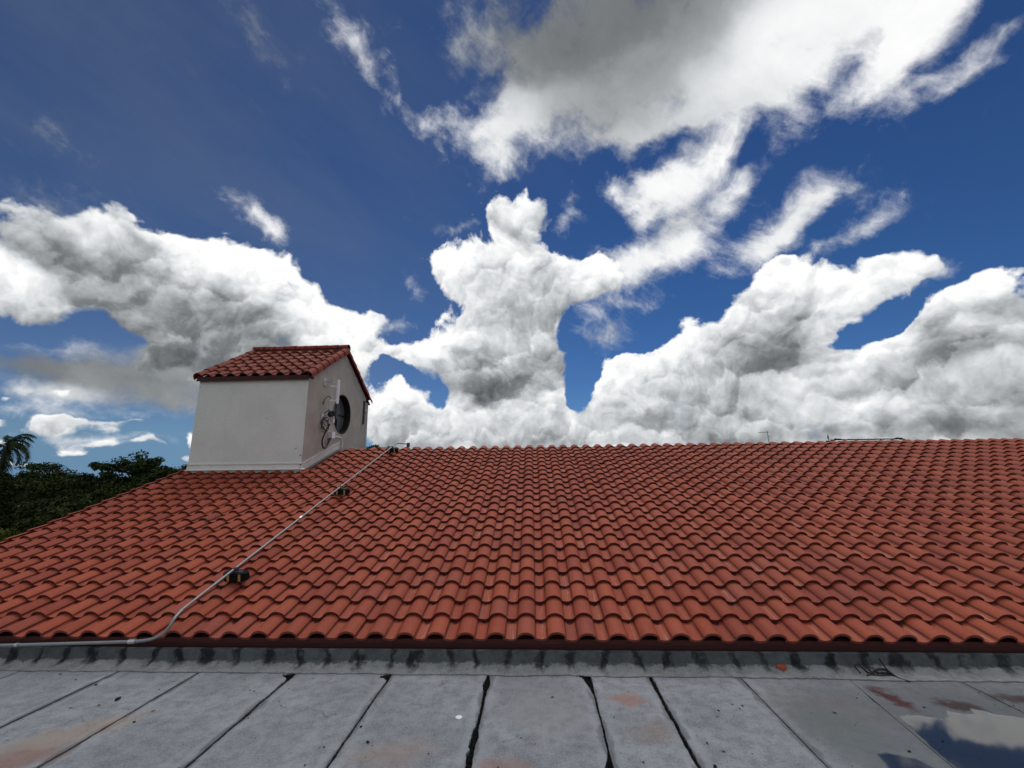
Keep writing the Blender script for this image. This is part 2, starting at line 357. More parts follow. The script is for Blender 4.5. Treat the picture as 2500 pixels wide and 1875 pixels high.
# ------------------------------------------------------------------ helpers
class MB:
    """collects vertices and faces, then links them as one mesh object"""
    def __init__(self):
        self.v, self.f, self.m = [], [], []

    def face(self, pts, m=0):
        b = len(self.v)
        self.v += [tuple(p) for p in pts]
        self.f.append(tuple(range(b, b + len(pts))))
        self.m.append(m)

    def box(self, lo, hi, frame=None, m=0):
        x0, y0, z0 = lo
        x1, y1, z1 = hi
        c = [(x0, y0, z0), (x1, y0, z0), (x1, y1, z0), (x0, y1, z0), (x0, y0, z1), (x1, y0, z1), (x1, y1, z1), (x0, y1, z1)]
        if frame:
            o, ex, ey, ez = frame
            c = [tuple(o + ex * p[0] + ey * p[1] + ez * p[2]) for p in c]
        b = len(self.v)
        self.v += c
        for q in ((0, 3, 2, 1), (4, 5, 6, 7), (0, 1, 5, 4), (1, 2, 6, 5), (2, 3, 7, 6), (3, 0, 4, 7)):
            self.f.append(tuple(b + i for i in q))
            self.m.append(m)
        return self

    def tube(self, pts, r, seg=10, caps=True, m=0):
        pts = [Vector(p) for p in pts]
        n = len(pts)
        ref = Vector((0.137, 0.311, 0.94)).normalized()
        b = len(self.v)
        for i, p in enumerate(pts):
            t = (pts[min(i + 1, n - 1)] - pts[max(i - 1, 0)]).normalized()
            a = t.cross(ref)
            if a.length < 1e-4:
                a = t.cross(Vector((1, 0, 0)))
            a.normalize()
            c = t.cross(a)
            rr = r[i] if isinstance(r, (list, tuple)) else r
            for k in range(seg):
                w = 2 * math.pi * k / seg
                self.v.append(tuple(p + a * (math.cos(w) * rr) + c * (math.sin(w) * rr)))
        for i in range(n - 1):
            for k in range(seg):
                k2 = (k + 1) % seg
                self.f.append((b + i * seg + k, b + i * seg + k2, b + (i + 1) * seg + k2, b + (i + 1) * seg + k))
                self.m.append(m)
        if caps:
            self.f.append(tuple(b + k for k in range(seg - 1, -1, -1)))
            self.f.append(tuple(b + (n - 1) * seg + k for k in range(seg)))
            self.m += [m, m]
        return self

    def prism(self, outline, lo, hi, frame, m=0):
        """outline in (a, b), extruded along the third axis of the frame"""
        o, ea, eb, ec = frame
        n = len(outline)
        b = len(self.v)
        for h in (lo, hi):
            self.v += [tuple(o + ea * p[0] + eb * p[1] + ec * h) for p in outline]
        self.f.append(tuple(b + i for i in range(n - 1, -1, -1)))
        self.f.append(tuple(b + n + i for i in range(n)))
        self.m += [m, m]
        for i in range(n):
            j = (i + 1) % n
            self.f.append((b + i, b + j, b + n + j, b + n + i))
            self.m.append(m)
        return self

    def mesh(self, name, mats, smooth=False):
        me = bpy.data.meshes.new(name)
        me.from_pydata(self.v, [], self.f)
        for mt in (mats if isinstance(mats, (list, tuple)) else [mats]):
            me.materials.append(mt)
        me.polygons.foreach_set('material_index', self.m)
        if smooth:
            me.polygons.foreach_set('use_smooth', [True] * len(self.f))
        me.update()
        return me

    def build(self, name, mats, parent=None, smooth=False, angle=None, bevel=None):
        me = self.mesh(name, mats, smooth or angle is not None)
        o = link(name, me, parent)
        if angle is not None:
            me.set_sharp_from_angle(angle=math.radians(angle))
        if bevel:
            md = o.modifiers.new('bevel', 'BEVEL')
            md.width = bevel
            md.segments = 2
            md.limit_method = 'ANGLE'
        return o


def link(name, data, parent=None):
    o = bpy.data.objects.new(name, data)
    col.objects.link(o)
    if parent is not None:
        o.parent = parent
        o.matrix_parent_inverse = WORLD_INV.get(parent.name, Matrix.Identity(4))
    return o


WORLD_INV = {}


def thing(name, loc, label, cat, group=None):
    o = bpy.data.objects.new(name, None)
    col.objects.link(o)
    o.location = loc
    o.empty_display_size = 0.2
    WORLD_INV[o.name] = Matrix.Translation(-Vector(loc))
    return tag(o, label, cat, group)


def tag(o, label=None, cat=None, group=None, kind=None):
    for k, v in (('label', label), ('category', cat), ('group', group), ('kind', kind)):
        if v:
            o[k] = v
    return o


def smooth_path(pts, n=8):
    """Catmull-Rom through the points"""
    p = [Vector(q) for q in pts]
    p = [p[0] * 2 - p[1]] + p + [p[-1] * 2 - p[-2]]
    out = []
    for i in range(1, len(p) - 2):
        for k in range(n):
            t = k / n
            a, b, c, d = p[i - 1:i + 3]
            out.append(0.5 * ((2 * b) + (c - a) * t + (2 * a - 5 * b + 4 * c - d) * t * t + (3 * b - a - 3 * c + d) * t ** 3))
    out.append(p[-2])
    return out


# ------------------------------------------------------------------ materials
def new_mat(name):
    m = bpy.data.materials.new(name)
    m.use_nodes = True
    nt = m.node_tree
    b = nt.nodes['Principled BSDF']
    return m, G(nt), b


def plain(name, colr, rough=0.6, metal=0.0, var=0.25, scale=12.0, spec=0.4, bump=0.0, bscale=60.0):
    m, g, b = new_mat(name)
    pos = g.n('ShaderNodeNewGeometry').outputs['Position']
    f = g.noise(pos, scale, 5.0, 0.6)
    lo = [c * (1 - var) for c in colr]
    hi = [min(1, c * (1 + var)) for c in colr]
    g.put(b.inputs['Base Color'], g.mix(f, lo, hi))
    b.inputs['Roughness'].default_value = rough
    b.inputs['Metallic'].default_value = metal
    b.inputs['Specular IOR Level'].default_value = spec
    if bump:
        bn = g.n('ShaderNodeBump')
        bn.inputs['Strength'].default_value = 1.0
        bn.inputs['Distance'].default_value = bump
        g.put(bn.inputs['Height'], g.noise(pos, bscale, 6.0, 0.6))
        g.put(b.inputs['Normal'], bn.outputs[0])
    return m


W = 0.30
ROW = 0.30275
SLOPE = 0.32587
E0 = Vector((-0.1082, 4.6478, 0.3086))          # crest of the eave tile in column 0
SV = Vector((0, math.cos(SLOPE), math.sin(SLOPE)))
NV = Vector((0, -math.sin(SLOPE), math.cos(SLOPE)))
XV = Vector((1, 0, 0))


def tile_material(name, x0, y0, dy, dark=1.0):
    m, g, b = new_mat(name)
    pos = g.n('ShaderNodeNewGeometry').outputs['Position']
    px, py, pz = g.sep(pos)
    u = g.math('DIVIDE', g.math('SUBTRACT', px, x0), W)
    v = g.math('DIVIDE', g.math('SUBTRACT', py, y0), dy)
    cu = g.math('FLOOR', g.math('ADD', u, 0.70))
    cv = g.math('FLOOR', g.math('ADD', v, 0.02))
    wn = g.n('ShaderNodeTexWhiteNoise', noise_dimensions='2D')
    g.put(wn.inputs['Vector'], g.comb(cu, cv, 0.0))
    r1 = wn.outputs['Value']
    rc, gc, bc = g.sep(wn.outputs['Color'])
    base = g.ramp(r1, [(0.0, (0.275, 0.052, 0.027)), (0.30, (0.330, 0.063, 0.030)), (0.70, (0.365, 0.073, 0.033)), (1.0, (0.405, 0.088, 0.040))])
    base = g.mix(g.smooth(gc, 0.75, 1.0, 0.0, 0.45), base, (0.40, 0.092, 0.038))
    base = g.mix(g.smooth(bc, 0.88, 1.0, 0.0, 0.40), base, (0.30, 0.090, 0.066))
    # weathering in large soft areas and fine cement grain
    big = g.noise(pos, 0.55, 3.0, 0.5)
    base = g.mix(g.smooth(big, 0.42, 0.68, 0.0, 0.25), base, (0.29, 0.067, 0.042))
    gr = g.noise(pos, 85.0, 4.0, 0.7)
    base = g.mix(g.smooth(gr, 0.32, 0.72, 0.0, 0.26), base, (0.46, 0.125, 0.075))
    md = g.noise(g.vmath('MULTIPLY', pos, (14.0, 4.0, 4.0)), 1.0, 5.0, 0.6)
    base = g.mix(g.smooth(md, 0.5, 0.75, 0.0, 0.35), base, (0.20, 0.055, 0.04))
    # lime streak washed down the middle of the pan
    fu = g.math('FRACT', u)
    wob = g.math('MULTIPLY', g.math('SUBTRACT', g.noise(pos, 9.0, 2.0, 0.5), 0.5), 0.16)
    dist = g.math('ABSOLUTE', g.math('SUBTRACT', g.math('ADD', fu, wob), 0.55))
    st = g.smooth(dist, 0.0, 0.045, 1.0, 0.0)
    st2 = g.smooth(g.math('ABSOLUTE', g.math('SUBTRACT', dist, 0.075)), 0.0, 0.018, 0.6, 0.0)
    st = g.math('MAXIMUM', st, st2)
    pick = g.math('MULTIPLY', g.smooth(rc, 0.25, 0.95, 0.0, 1.0), g.smooth(g.noise(g.vmath('MULTIPLY', pos, (60.0, 5.0, 5.0)), 1.0, 3.0, 0.6), 0.36, 0.62))
    base = g.mix(g.math('MULTIPLY', g.math('MULTIPLY', st, pick), 0.80), base, (0.52, 0.29, 0.235))
    # grime plus painted crease shade in the valleys beside the barrels
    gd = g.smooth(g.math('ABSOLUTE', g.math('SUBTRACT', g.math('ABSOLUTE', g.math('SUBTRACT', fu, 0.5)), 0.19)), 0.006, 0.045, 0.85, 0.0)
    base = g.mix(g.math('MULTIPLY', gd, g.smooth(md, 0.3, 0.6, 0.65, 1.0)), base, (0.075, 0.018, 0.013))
    # scattered lichen dots
    vo = g.n('ShaderNodeTexVoronoi')
    g.put(vo.inputs['Vector'], pos)
    vo.inputs['Scale'].default_value = 26.0
    dots = g.math('MULTIPLY', g.smooth(vo.outputs['Distance'], 0.05, 0.12, 1.0, 0.0), g.smooth(g.noise(pos, 6.0, 2.0), 0.62, 0.72))
    base = g.mix(g.math('MULTIPLY', dots, 0.6), base, (0.50, 0.30, 0.23))
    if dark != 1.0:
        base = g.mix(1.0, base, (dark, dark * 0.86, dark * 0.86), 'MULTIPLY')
    g.put(b.inputs['Base Color'], base)
    b.inputs['Roughness'].default_value = 0.66
    b.inputs['Specular IOR Level'].default_value = 0.18
    bn = g.n('ShaderNodeBump')
    bn.inputs['Strength'].default_value = 0.7
    bn.inputs['Distance'].default_value = 0.0025
    g.put(bn.inputs['Height'], g.math('ADD', gr, g.noise(pos, 22.0, 4.0, 0.6)))
    g.put(b.inputs['Normal'], bn.outputs[0])
    return m


def concrete_material(name, colA, colB, stains=(), streaks=False, speck=0.5, joints=()):
    m, g, b = new_mat(name)
    pos = g.n('ShaderNodeNewGeometry').outputs['Position']
    px, py, pz = g.sep(pos)
    n1 = g.noise(pos, 1.3, 7.0, 0.66)
    n2 = g.noise(pos, 9.0, 6.0, 0.65)
    n3 = g.noise(pos, 70.0, 4.0, 0.75)
    n4 = g.noise(pos, 1.9, 4.0, 0.7)
    base = g.mix(g.smooth(n1, 0.34, 0.66), colA, colB)
    base = g.mix(g.smooth(n2, 0.40, 0.66, 0.0, 0.62), base, [c * 0.60 for c in colA])
    base = g.mix(g.smooth(n3, 0.38, 0.70, 0.0, 0.46), base, [c * 1.45 for c in colB])
    base = g.mix(g.smooth(g.noise(pos, 140.0, 2.0, 0.6), 0.55, 0.78, 0.0, 0.55), base, [c * 0.45 for c in colA])
    # pin holes
    vo = g.n('ShaderNodeTexVoronoi')
    g.put(vo.inputs['Vector'], pos)
    vo.inputs['Scale'].default_value = 34.0
    pit = g.math('MULTIPLY', g.smooth(vo.outputs['Distance'], 0.06, 0.16, 1.0, 0.0), g.smooth(g.noise(pos, 5.0, 3.0), 0.55, 0.66))
    base = g.mix(g.math('MULTIPLY', pit, speck), base, (0.02, 0.022, 0.024))
    # hair cracks
    vc = g.n('ShaderNodeTexVoronoi', feature='DISTANCE_TO_EDGE')
    warp = g.vmath('MULTIPLY_ADD', g.noise(pos, 3.5, 5.0, 0.6, color=True), (0.35, 0.35, 0.35), pos)
    g.put(vc.inputs['Vector'], warp)
    vc.inputs['Scale'].default_value = 1.3
    crack = g.math('MULTIPLY', g.smooth(vc.outputs['Distance'], 0.0, 0.006, 1.0, 0.0), g.smooth(g.noise(pos, 1.9, 2.0), 0.52, 0.62))
    base = g.mix(g.math('MULTIPLY', crack, 0.7), base, (0.04, 0.042, 0.045))
    if joints:
        # dirt trodden into both sides of every joint
        dmin = None
        for xj in joints:
            dj = g.math('ABSOLUTE', g.math('SUBTRACT', px, xj))
            dmin = dj if dmin is None else g.math('MINIMUM', dmin, dj)
        nj = g.noise(g.vmath('MULTIPLY', pos, (9.0, 3.0, 3.0)), 1.0, 6.0, 0.68)
        wj = g.smooth(g.math('SUBTRACT', dmin, g.math('MULTIPLY', g.smooth(nj, 0.38, 0.75), 0.075)), 0.0, 0.022, 0.62, 0.0)
        base = g.mix(wj, base, (0.075, 0.080, 0.082))
        pale = g.smooth(g.math('ABSOLUTE', g.math('SUBTRACT', dmin, 0.06)), 0.0, 0.05, 0.30, 0.0)
        base = g.mix(pale, base, [c * 1.18 for c in colB])
    for (sx, sy, rx, ry, ang, colr, amt) in stains:
        sh = g.vmath('SUBTRACT', pos, (sx, sy, 0.0))
        vr = g.n('ShaderNodeVectorRotate', rotation_type='Z_AXIS')
        g.put(vr.inputs['Vector'], sh)
        vr.inputs['Angle'].default_value = -ang
        wv = g.vmath('MULTIPLY_ADD', g.vmath('SUBTRACT', g.noise(pos, 6.0, 5.0, 0.65, color=True), (0.5, 0.5, 0.5)), (0.35, 0.35, 0.0), vr.outputs[0])
        w = g.vmath('LENGTH', g.vmath('MULTIPLY', wv, (1.0 / rx, 1.0 / ry, 0.0)))
        base = g.mix(g.smooth(w, 0.35, 1.25, amt, 0.0), base, colr)
    if streaks:
        # black algae hanging below every pan of the tiles above
        xs = g.math('ADD', px, g.math('MULTIPLY', g.math('SUBTRACT', g.noise(pos, 2.9, 4.0, 0.65), 0.5), 0.42))
        fu = g.math('FRACT', g.math('DIVIDE', g.math('SUBTRACT', xs, E0.x), W))
        dd = g.math('ABSOLUTE', g.math('SUBTRACT', fu, 0.5))
        wn = g.noise(g.vmath('MULTIPLY', pos, (11.0, 3.0, 5.0)), 1.0, 5.0, 0.65)
        s = g.smooth(g.math('ADD', dd, g.math('MULTIPLY', g.math('SUBTRACT', wn, 0.5), 0.55)), 0.02, 0.22, 1.0, 0.0)
        s = g.math('MULTIPLY', s, g.smooth(g.math('ADD', pz, g.math('MULTIPLY', wn, 0.10)), 0.060, 0.105))
        s = g.math('MULTIPLY', s, g.smooth(n4, 0.30, 0.52, 0.30, 1.0))
        base = g.mix(g.math('MULTIPLY', s, 0.92), base, (0.010, 0.012, 0.012))
        rag = g.math('ADD', g.math('MULTIPLY', g.math('SUBTRACT', g.noise(pos, 6.0, 7.0, 0.7), 0.5), 0.10), g.math('MULTIPLY', g.math('SUBTRACT', g.noise(pos, 40.0, 3.0, 0.7), 0.5), 0.03))
        dk = g.smooth(g.math('ADD', pz, rag), 0.048, 0.058)
        base = g.mix(g.math('MULTIPLY', dk, g.smooth(n2, 0.35, 0.65, 0.88, 0.60)), base, (0.052, 0.060, 0.058))
        base = g.mix(g.math('MULTIPLY', s, 0.9), base, (0.008, 0.009, 0.009))
        vo2 = g.n('ShaderNodeTexVoronoi')
        g.put(vo2.inputs['Vector'], g.vmath('MULTIPLY', warp, (1.0, 1.0, 2.2)))
        vo2.inputs['Scale'].default_value = 22.0
        fl = g.math('MULTIPLY', g.smooth(vo2.outputs['Distance'], 0.12, 0.30, 1.0, 0.0), g.smooth(g.noise(pos, 8.0, 3.0), 0.48, 0.60))
        base = g.mix(g.math('MULTIPLY', fl, 0.75), base, (0.05, 0.052, 0.05))
    g.put(b.inputs['Base Color'], base)
    rough = 0.85
    b.inputs['Specular IOR Level'].default_value = 0.35
    g.put(b.inputs['Roughness'], g.lin(n2, 0.3, 0.7, 0.72, 0.92))
    bn = g.n('ShaderNodeBump')
    bn.inputs['Strength'].default_value = 0.8
    bn.inputs['Distance'].default_value = 0.004
    hh = g.math('ADD', g.math('MULTIPLY', n3, 0.6), g.math('ADD', n2, g.math('MULTIPLY', pit, -0.8)))
    g.put(bn.inputs['Height'], hh)
    g.put(b.inputs['Normal'], bn.outputs[0])
    return m


def stucco_material():
    m, g, b = new_mat('stucco')
    geo = g.n('ShaderNodeNewGeometry')
    pos = geo.outputs['Position']
    n1 = g.noise(pos, 1.1, 5.0, 0.6)
    n2 = g.noise(g.vmath('MULTIPLY', pos, (5.0, 5.0, 1.4)), 1.0, 5.0, 0.6)
    n3 = g.noise(g.vmath('MULTIPLY', pos, (15.0, 15.0, 27.0)), 1.0, 6.0, 0.62)
    base = g.mix(g.smooth(n1, 0.35, 0.65), (0.755, 0.745, 0.665), (0.825, 0.815, 0.735))
    base = g.mix(g.smooth(n2, 0.50, 0.75, 0.0, 0.16), base, (0.60, 0.57, 0.49))
    base = g.mix(g.smooth(n3, 0.52, 0.75, 0.0, 0.14), base, (0.58, 0.55, 0.48))
    # mildew gathered on the gable side of the turret
    px, py, pz = g.sep(pos)
    side = g.smooth(px, -5.275, -5.268)
    mil = g.math('MULTIPLY', side, g.smooth(g.math('ADD', g.noise(pos, 2.1, 6.0, 0.65), g.lin(pz, 2.2, 4.6, 0.10, -0.04)), 0.30, 0.70, 0.72, 1.0))
    base = g.mix(mil, base, (0.46, 0.42, 0.345))
    vo = g.n('ShaderNodeTexVoronoi')
    g.put(vo.inputs['Vector'], g.vmath('MULTIPLY_ADD', g.noise(pos, 4.0, 2.0, color=True), (0.3, 0.3, 0.3), pos))
    vo.inputs['Scale'].default_value = 2.6
    chip = g.math('MULTIPLY', g.smooth(vo.outputs['Distance'], 0.02, 0.05, 1.0, 0.0), g.smooth(g.noise(pos, 3.0, 1.0), 0.52, 0.56))
    base = g.mix(g.math('MULTIPLY', chip, 0.8), base, (0.09, 0.085, 0.075))
    g.put(b.inputs['Base Color'], base)
    b.inputs['Roughness'].default_value = 0.9
    b.inputs['Specular IOR Level'].default_value = 0.2
    bn = g.n('ShaderNodeBump')
    bn.inputs['Strength'].default_value = 1.0
    bn.inputs['Distance'].default_value = 0.010
    g.put(bn.inputs['Height'], g.math('ADD', n3, g.math('MULTIPLY', g.noise(pos, 95.0, 3.0, 0.7), 0.3)))
    g.put(b.inputs['Normal'], bn.outputs[0])
    return m


def leaf_material(name, a, c, trans=0.25):
    m, g, b = new_mat(name)
    pos = g.n('ShaderNodeNewGeometry').outputs['Position']
    rnd = g.n('ShaderNodeNewGeometry').outputs['Random Per Island']
    f = g.math('ADD', g.math('MULTIPLY', rnd, 0.6), g.math('MULTIPLY', g.noise(pos, 0.8, 3.0), 0.5))
    g.put(b.inputs['Base Color'], g.mix(f, a, c))
    b.inputs['Roughness'].default_value = 0.85
    b.inputs['Specular IOR Level'].default_value = 0.08
    return m


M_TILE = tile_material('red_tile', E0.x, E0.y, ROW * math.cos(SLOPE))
M_BUTT_SHADED = plain('shaded_tile_butt', (0.115, 0.032, 0.024), 0.9, var=0.45, scale=16.0, spec=0.1)  # butt faces painted dark: the shade under each course is in the colour
M_CONC = concrete_material('slab_concrete', (0.190, 0.204, 0.216), (0.298, 0.318, 0.336), stains=[
    (3.4, 3.6, 1.55, 1.25, 0.0, (0.115, 0.125, 0.130), 0.88),
    (0.73, 4.08, 0.15, 0.13, 0.0, (0.33, 0.185, 0.145), 0.75),
    (0.80, 3.60, 0.20, 0.16, 0.3, (0.26, 0.19, 0.155), 0.45),
    (-0.26, 3.20, 0.20, 0.09, 0.1, (0.29, 0.175, 0.155), 0.6),
    (-1.0, 3.30, 0.34, 0.17, 0.2, (0.29, 0.235, 0.205), 0.60),
    (-3.50, 3.16, 0.34, 0.17, 0.5, (0.25, 0.145, 0.115), 0.75),
    (-3.45, 3.45, 0.55, 0.16, 0.7, (0.33, 0.26, 0.20), 0.60),
    (2.88, 4.13, 0.075, 0.26, 0.12, (0.070, 0.015, 0.015), 0.92),
    (2.20, 3.95, 0.42, 0.36, 0.3, (0.16, 0.155, 0.15), 0.72),
    (2.15, 3.55, 0.35, 0.5, 0.3, (0.13, 0.15, 0.15), 0.75),
    (3.30, 4.03, 0.17, 0.10, -0.3, (0.05, 0.026, 0.024), 0.9),
    (3.95, 4.10, 0.30, 0.10, -0.2, (0.05, 0.03, 0.028), 0.9),
    (0.05, 3.85, 0.40, 0.40, 0.0, (0.255, 0.255, 0.255), 0.5),
], joints=(-4.055, -3.245, -2.29, -1.368, -0.455, 0.466, 1.01, 1.816, 3.69))
M_FILLET = concrete_material('mortar', (0.20, 0.21, 0.205), (0.285, 0.293, 0.285), streaks=True, speck=0.9)
M_MOSS = plain('black_moss', (0.016, 0.018, 0.014), 0.95, var=0.6, scale=40.0, spec=0.1, bump=0.01, bscale=90)
M_FASCIA = plain('dark_red_paint', (0.050, 0.012, 0.010), 0.55, var=0.35, scale=5.0, spec=0.3)
M_STRIP = plain('red_eave_strip', (0.085, 0.024, 0.019), 0.7, var=0.3, scale=14.0, spec=0.2)
M_STUCCO = stucco_material()
M_FLASH = plain('painted_flashing', (0.80, 0.765, 0.675), 0.6, var=0.15, scale=6.0)
M_BLACK = plain('black_plastic', (0.012, 0.012, 0.013), 0.5, var=0.3)
M_RUBBER = plain('black_rubber', (0.006, 0.006, 0.006), 0.8, var=0.4, spec=0.2, bump=0.004, bscale=120)
M_YELLOW = plain('yellow_reflective_tape', (0.42, 0.27, 0.07), 0.45, var=0.35, scale=70.0)
M_GALV = plain('galvanised_steel', (0.30, 0.305, 0.305), 0.5, metal=0.5, var=0.18, scale=9.0)
M_BRIGHT = plain('bright_steel', (0.62, 0.62, 0.60), 0.3, metal=0.8, var=0.1)
M_WHITE = plain('white_plastic', (0.88, 0.88, 0.88), 0.4, var=0.05)
M_GREYPL = plain('grey_plastic', (0.62, 0.62, 0.61), 0.5, var=0.08)
M_DGREY = plain('dark_grey_metal', (0.055, 0.058, 0.062), 0.55, var=0.2)
M_GLASS = plain('dusty_dark_glass', (0.13, 0.135, 0.14), 0.35, var=0.3, scale=5.0, spec=0.5)
M_JAMB = plain('black_window_paint', (0.010, 0.010, 0.011), 0.6, var=0.3)
M_BARK = plain('bark', (0.06, 0.045, 0.035), 0.9, var=0.4, scale=6.0, bump=0.02, bscale=14)
M_LEAF = leaf_material('dark_leaves', (0.022, 0.032, 0.009), (0.046, 0.066, 0.017))
M_LEAF2 = leaf_material('yellow_green_leaves', (0.045, 0.062, 0.012), (0.08, 0.105, 0.02))
M_PALM = leaf_material('palm_leaves', (0.018, 0.028, 0.010), (0.035, 0.052, 0.018))
M_GRASS = plain('grass_ground', (0.045, 0.065, 0.02), 0.95, var=0.5, scale=0.4, spec=0.1)
M_WALL = plain('house_paint', (0.50, 0.48, 0.43), 0.85, var=0.12, scale=2.0)
M_DKTILE = plain('dark_brown_tile', (0.035, 0.026, 0.024), 0.7, var=0.3, scale=3.0)
M_WIRE = plain('black_cable', (0.010, 0.010, 0.010), 0.45, var=0.2)


# ------------------------------------------------------------------ ground and the flat roof underfoot
mb = MB()
mb.face([(-1500, -1500, -4.5), (1500, -1500, -4.5), (1500, 1500, -4.5), (-1500, 1500, -4.5)])
tag(mb.build('ground', M_GRASS), kind='structure')

JOINTS = [  # joints between the concrete slabs: x at the back edge, x at the front, half width of the gap
    (-7.1, -7.1, 0.006), (-6.05, -6.05, 0.006), (-5.05, -5.05, 0.007), (-4.065, -4.047, 0.012), (-3.247, -3.243, 0.010), (-2.305, -2.276, 0.012),
    (-1.375, -1.362, 0.009), (-0.462, -0.448, 0.012), (0.474, 0.459, 0.008), (1.017, 1.002, 0.013), (1.832, 1.800, 0.005),
    (2.775, 2.560, 0.0035), (3.709, 3.670, 0.004), (4.7, 4.68, 0.005), (5.6, 5.6, 0.006), (6.6, 6.6, 0.006)]
Y_BACK, Y_FRONT = 4.53, -2.0
mb = MB()
mb.box((-7.2, -2.1, -4.49), (6.7, 4.66, -0.09))
flat = tag(mb.build('flat_roof', M_MOSS), kind='structure')


def edge_x(j, y):
    xb, xf, hw = JOINTS[j]
    return xb + (xf - xb) * (4.48 - y) / 1.3


def gap(j, y, side):
    """half width of the joint at y, ragged, wider where bits have broken off"""
    hw = JOINTS[j][2]
    n = noise.noise(Vector((j * 7.3, y * 5.0, side * 3.1)))
    n2 = noise.noise(Vector((j * 3.7, y * 21.0, side * 9.1)))
    w = hw * (1.0 + 0.55 * n + 0.55 * n2)
    w += 0.010 * max(0.0, n - 0.25)
    if j == 7 and side < 0:                       # the badly broken joint in the middle
        w += 0.034 * math.exp(-((y - 3.30) / 0.24) ** 2) * (0.7 + 0.5 * n2) + 0.014 * math.exp(-((y - 3.55) / 0.08) ** 2)
    if j == 7:
        w += 0.020 * math.exp(-((y - 4.30) / 0.11) ** 2)
    if j == 8 and side < 0:
        w += 0.075 * max(0.0, (y - 4.10) / 0.38) ** 1.3
        w += 0.050 * math.exp(-((y - 3.15) / 0.13) ** 2)
    if j in (5, 6) and side < 0:
        w += 0.085 * math.exp(-((y - 4.43) / 0.045) ** 2)
    if j == 9 and side > 0:
        w += 0.010 * math.exp(-((y - 4.3) / 0.2) ** 2)
    return max(0.0012, w)


ys = [Y_FRONT + (2.6 - Y_FRONT) * i / 12 for i in range(12)] + [2.6 + (Y_BACK - 2.6) * i / 110 for i in range(111)]
for j in range(len(JOINTS) - 1):
    mb = MB()
    L, Rr = [], []
    for y in ys:
        L.append((edge_x(j, y) + gap(j, y, 1), y))
        Rr.append((edge_x(j + 1, y) - gap(j + 1, y, -1), y))
    tz = 0.0015 * math.sin(j * 2.1)
    NX = 8
    back = []
    for k in range(NX * 4 + 1):
        t = k / (NX * 4)
        back.append(0.012 * noise.noise(Vector((L[-1][0] + (Rr[-1][0] - L[-1][0]) * t, 3.3, 0.2)) * 6.0))
    idx = {}
    for i, y in enumerate(ys):
        for k in range(2):
            x = (L[i] if k == 0 else Rr[i])[0]
            for lev, z in ((0, 0.0), (1, -0.085)):
                inset = 0.0 if lev == 0 else 0.0
                idx[i, k, lev] = len(mb.v)
                mb.v.append((x, y, z))
    # bevelled arris: a slightly lowered outer line
    for i in range(len(ys) - 1):
        a, b2, c, d2 = idx[i, 0, 0], idx[i, 1, 0], idx[i + 1, 1, 0], idx[i + 1, 0, 0]
        mb.f.append((a, b2, c, d2)); mb.m.append(0)
        mb.f.append((idx[i, 0, 1], idx[i, 0, 0], idx[i + 1, 0, 0], idx[i + 1, 0, 1])); mb.m.append(0)
        mb.f.append((idx[i, 1, 0], idx[i, 1, 1], idx[i + 1, 1, 1], idx[i + 1, 1, 0])); mb.m.append(0)
    n = len(ys) - 1
    mb.f.append((idx[n, 0, 0], idx[n, 1, 0], idx[n, 1, 1], idx[n, 0, 1])); mb.m.append(0)
    mb.f.append((idx[0, 0, 0], idx[0, 0, 1], idx[0, 1, 1], idx[0, 1, 0])); mb.m.append(0)
    mb.build('concrete_slab', M_CONC, flat)

# moss and crumbs lodged in the joints: real lumps, nobody could count them
mb = MB()


def lump(x, y, z, r, sq=0.5):
    m = Matrix.Rotation(rng.uniform(0, 6.28), 3, 'Z')
    base = len(mb.v)
    pts = [(0, 0, sq), (1, 0, 0), (0.3, 0.95, 0.05), (-0.8, 0.6, 0), (-0.8, -0.6, 0.04), (0.3, -0.95, 0)]
    for p in pts:
        q = m @ Vector(p)
        k = r * rng.uniform(0.75, 1.25)
        mb.v.append((x + q.x * k, y + q.y * k, z + q.z * k))
    for i in range(1, 6):
        mb.f.append((base, base + i, base + (i % 5) + 1)); mb.m.append(0)


for j in range(2, len(JOINTS) - 1):
    y = 2.6
    while y < 4.47:
        gw = gap(j, y, -1) + gap(j, y, 1)
        if gw > 0.012:
            for _ in range(int(2 + gw * 120)):
                x = edge_x(j, y) + rng.uniform(-gap(j, y, -1), gap(j, y, 1))
                lump(x, y + rng.uniform(-0.01, 0.01), -0.022 + rng.uniform(-0.01, 0.010), rng.uniform(0.004, 0.011), 0.8)
        y += 0.012
for (x, y, r, k) in ((-2.36, 4.425, 0.030, 26), (-1.42, 4.425, 0.034, 34), (-0.46, 4.50, 0.018, 10), (-3.16, 4.40, 0.02, 9), (0.40, 4.46, 0.03, 22)):
    for _ in range(k):
        lump(x + rng.normal(0, r * 0.7), y + rng.normal(0, r * 0.6), rng.uniform(-0.012, 0.003), rng.uniform(0.006, 0.013), 0.7)
tag(mb.build('moss', M_MOSS, flat), kind='stuff')

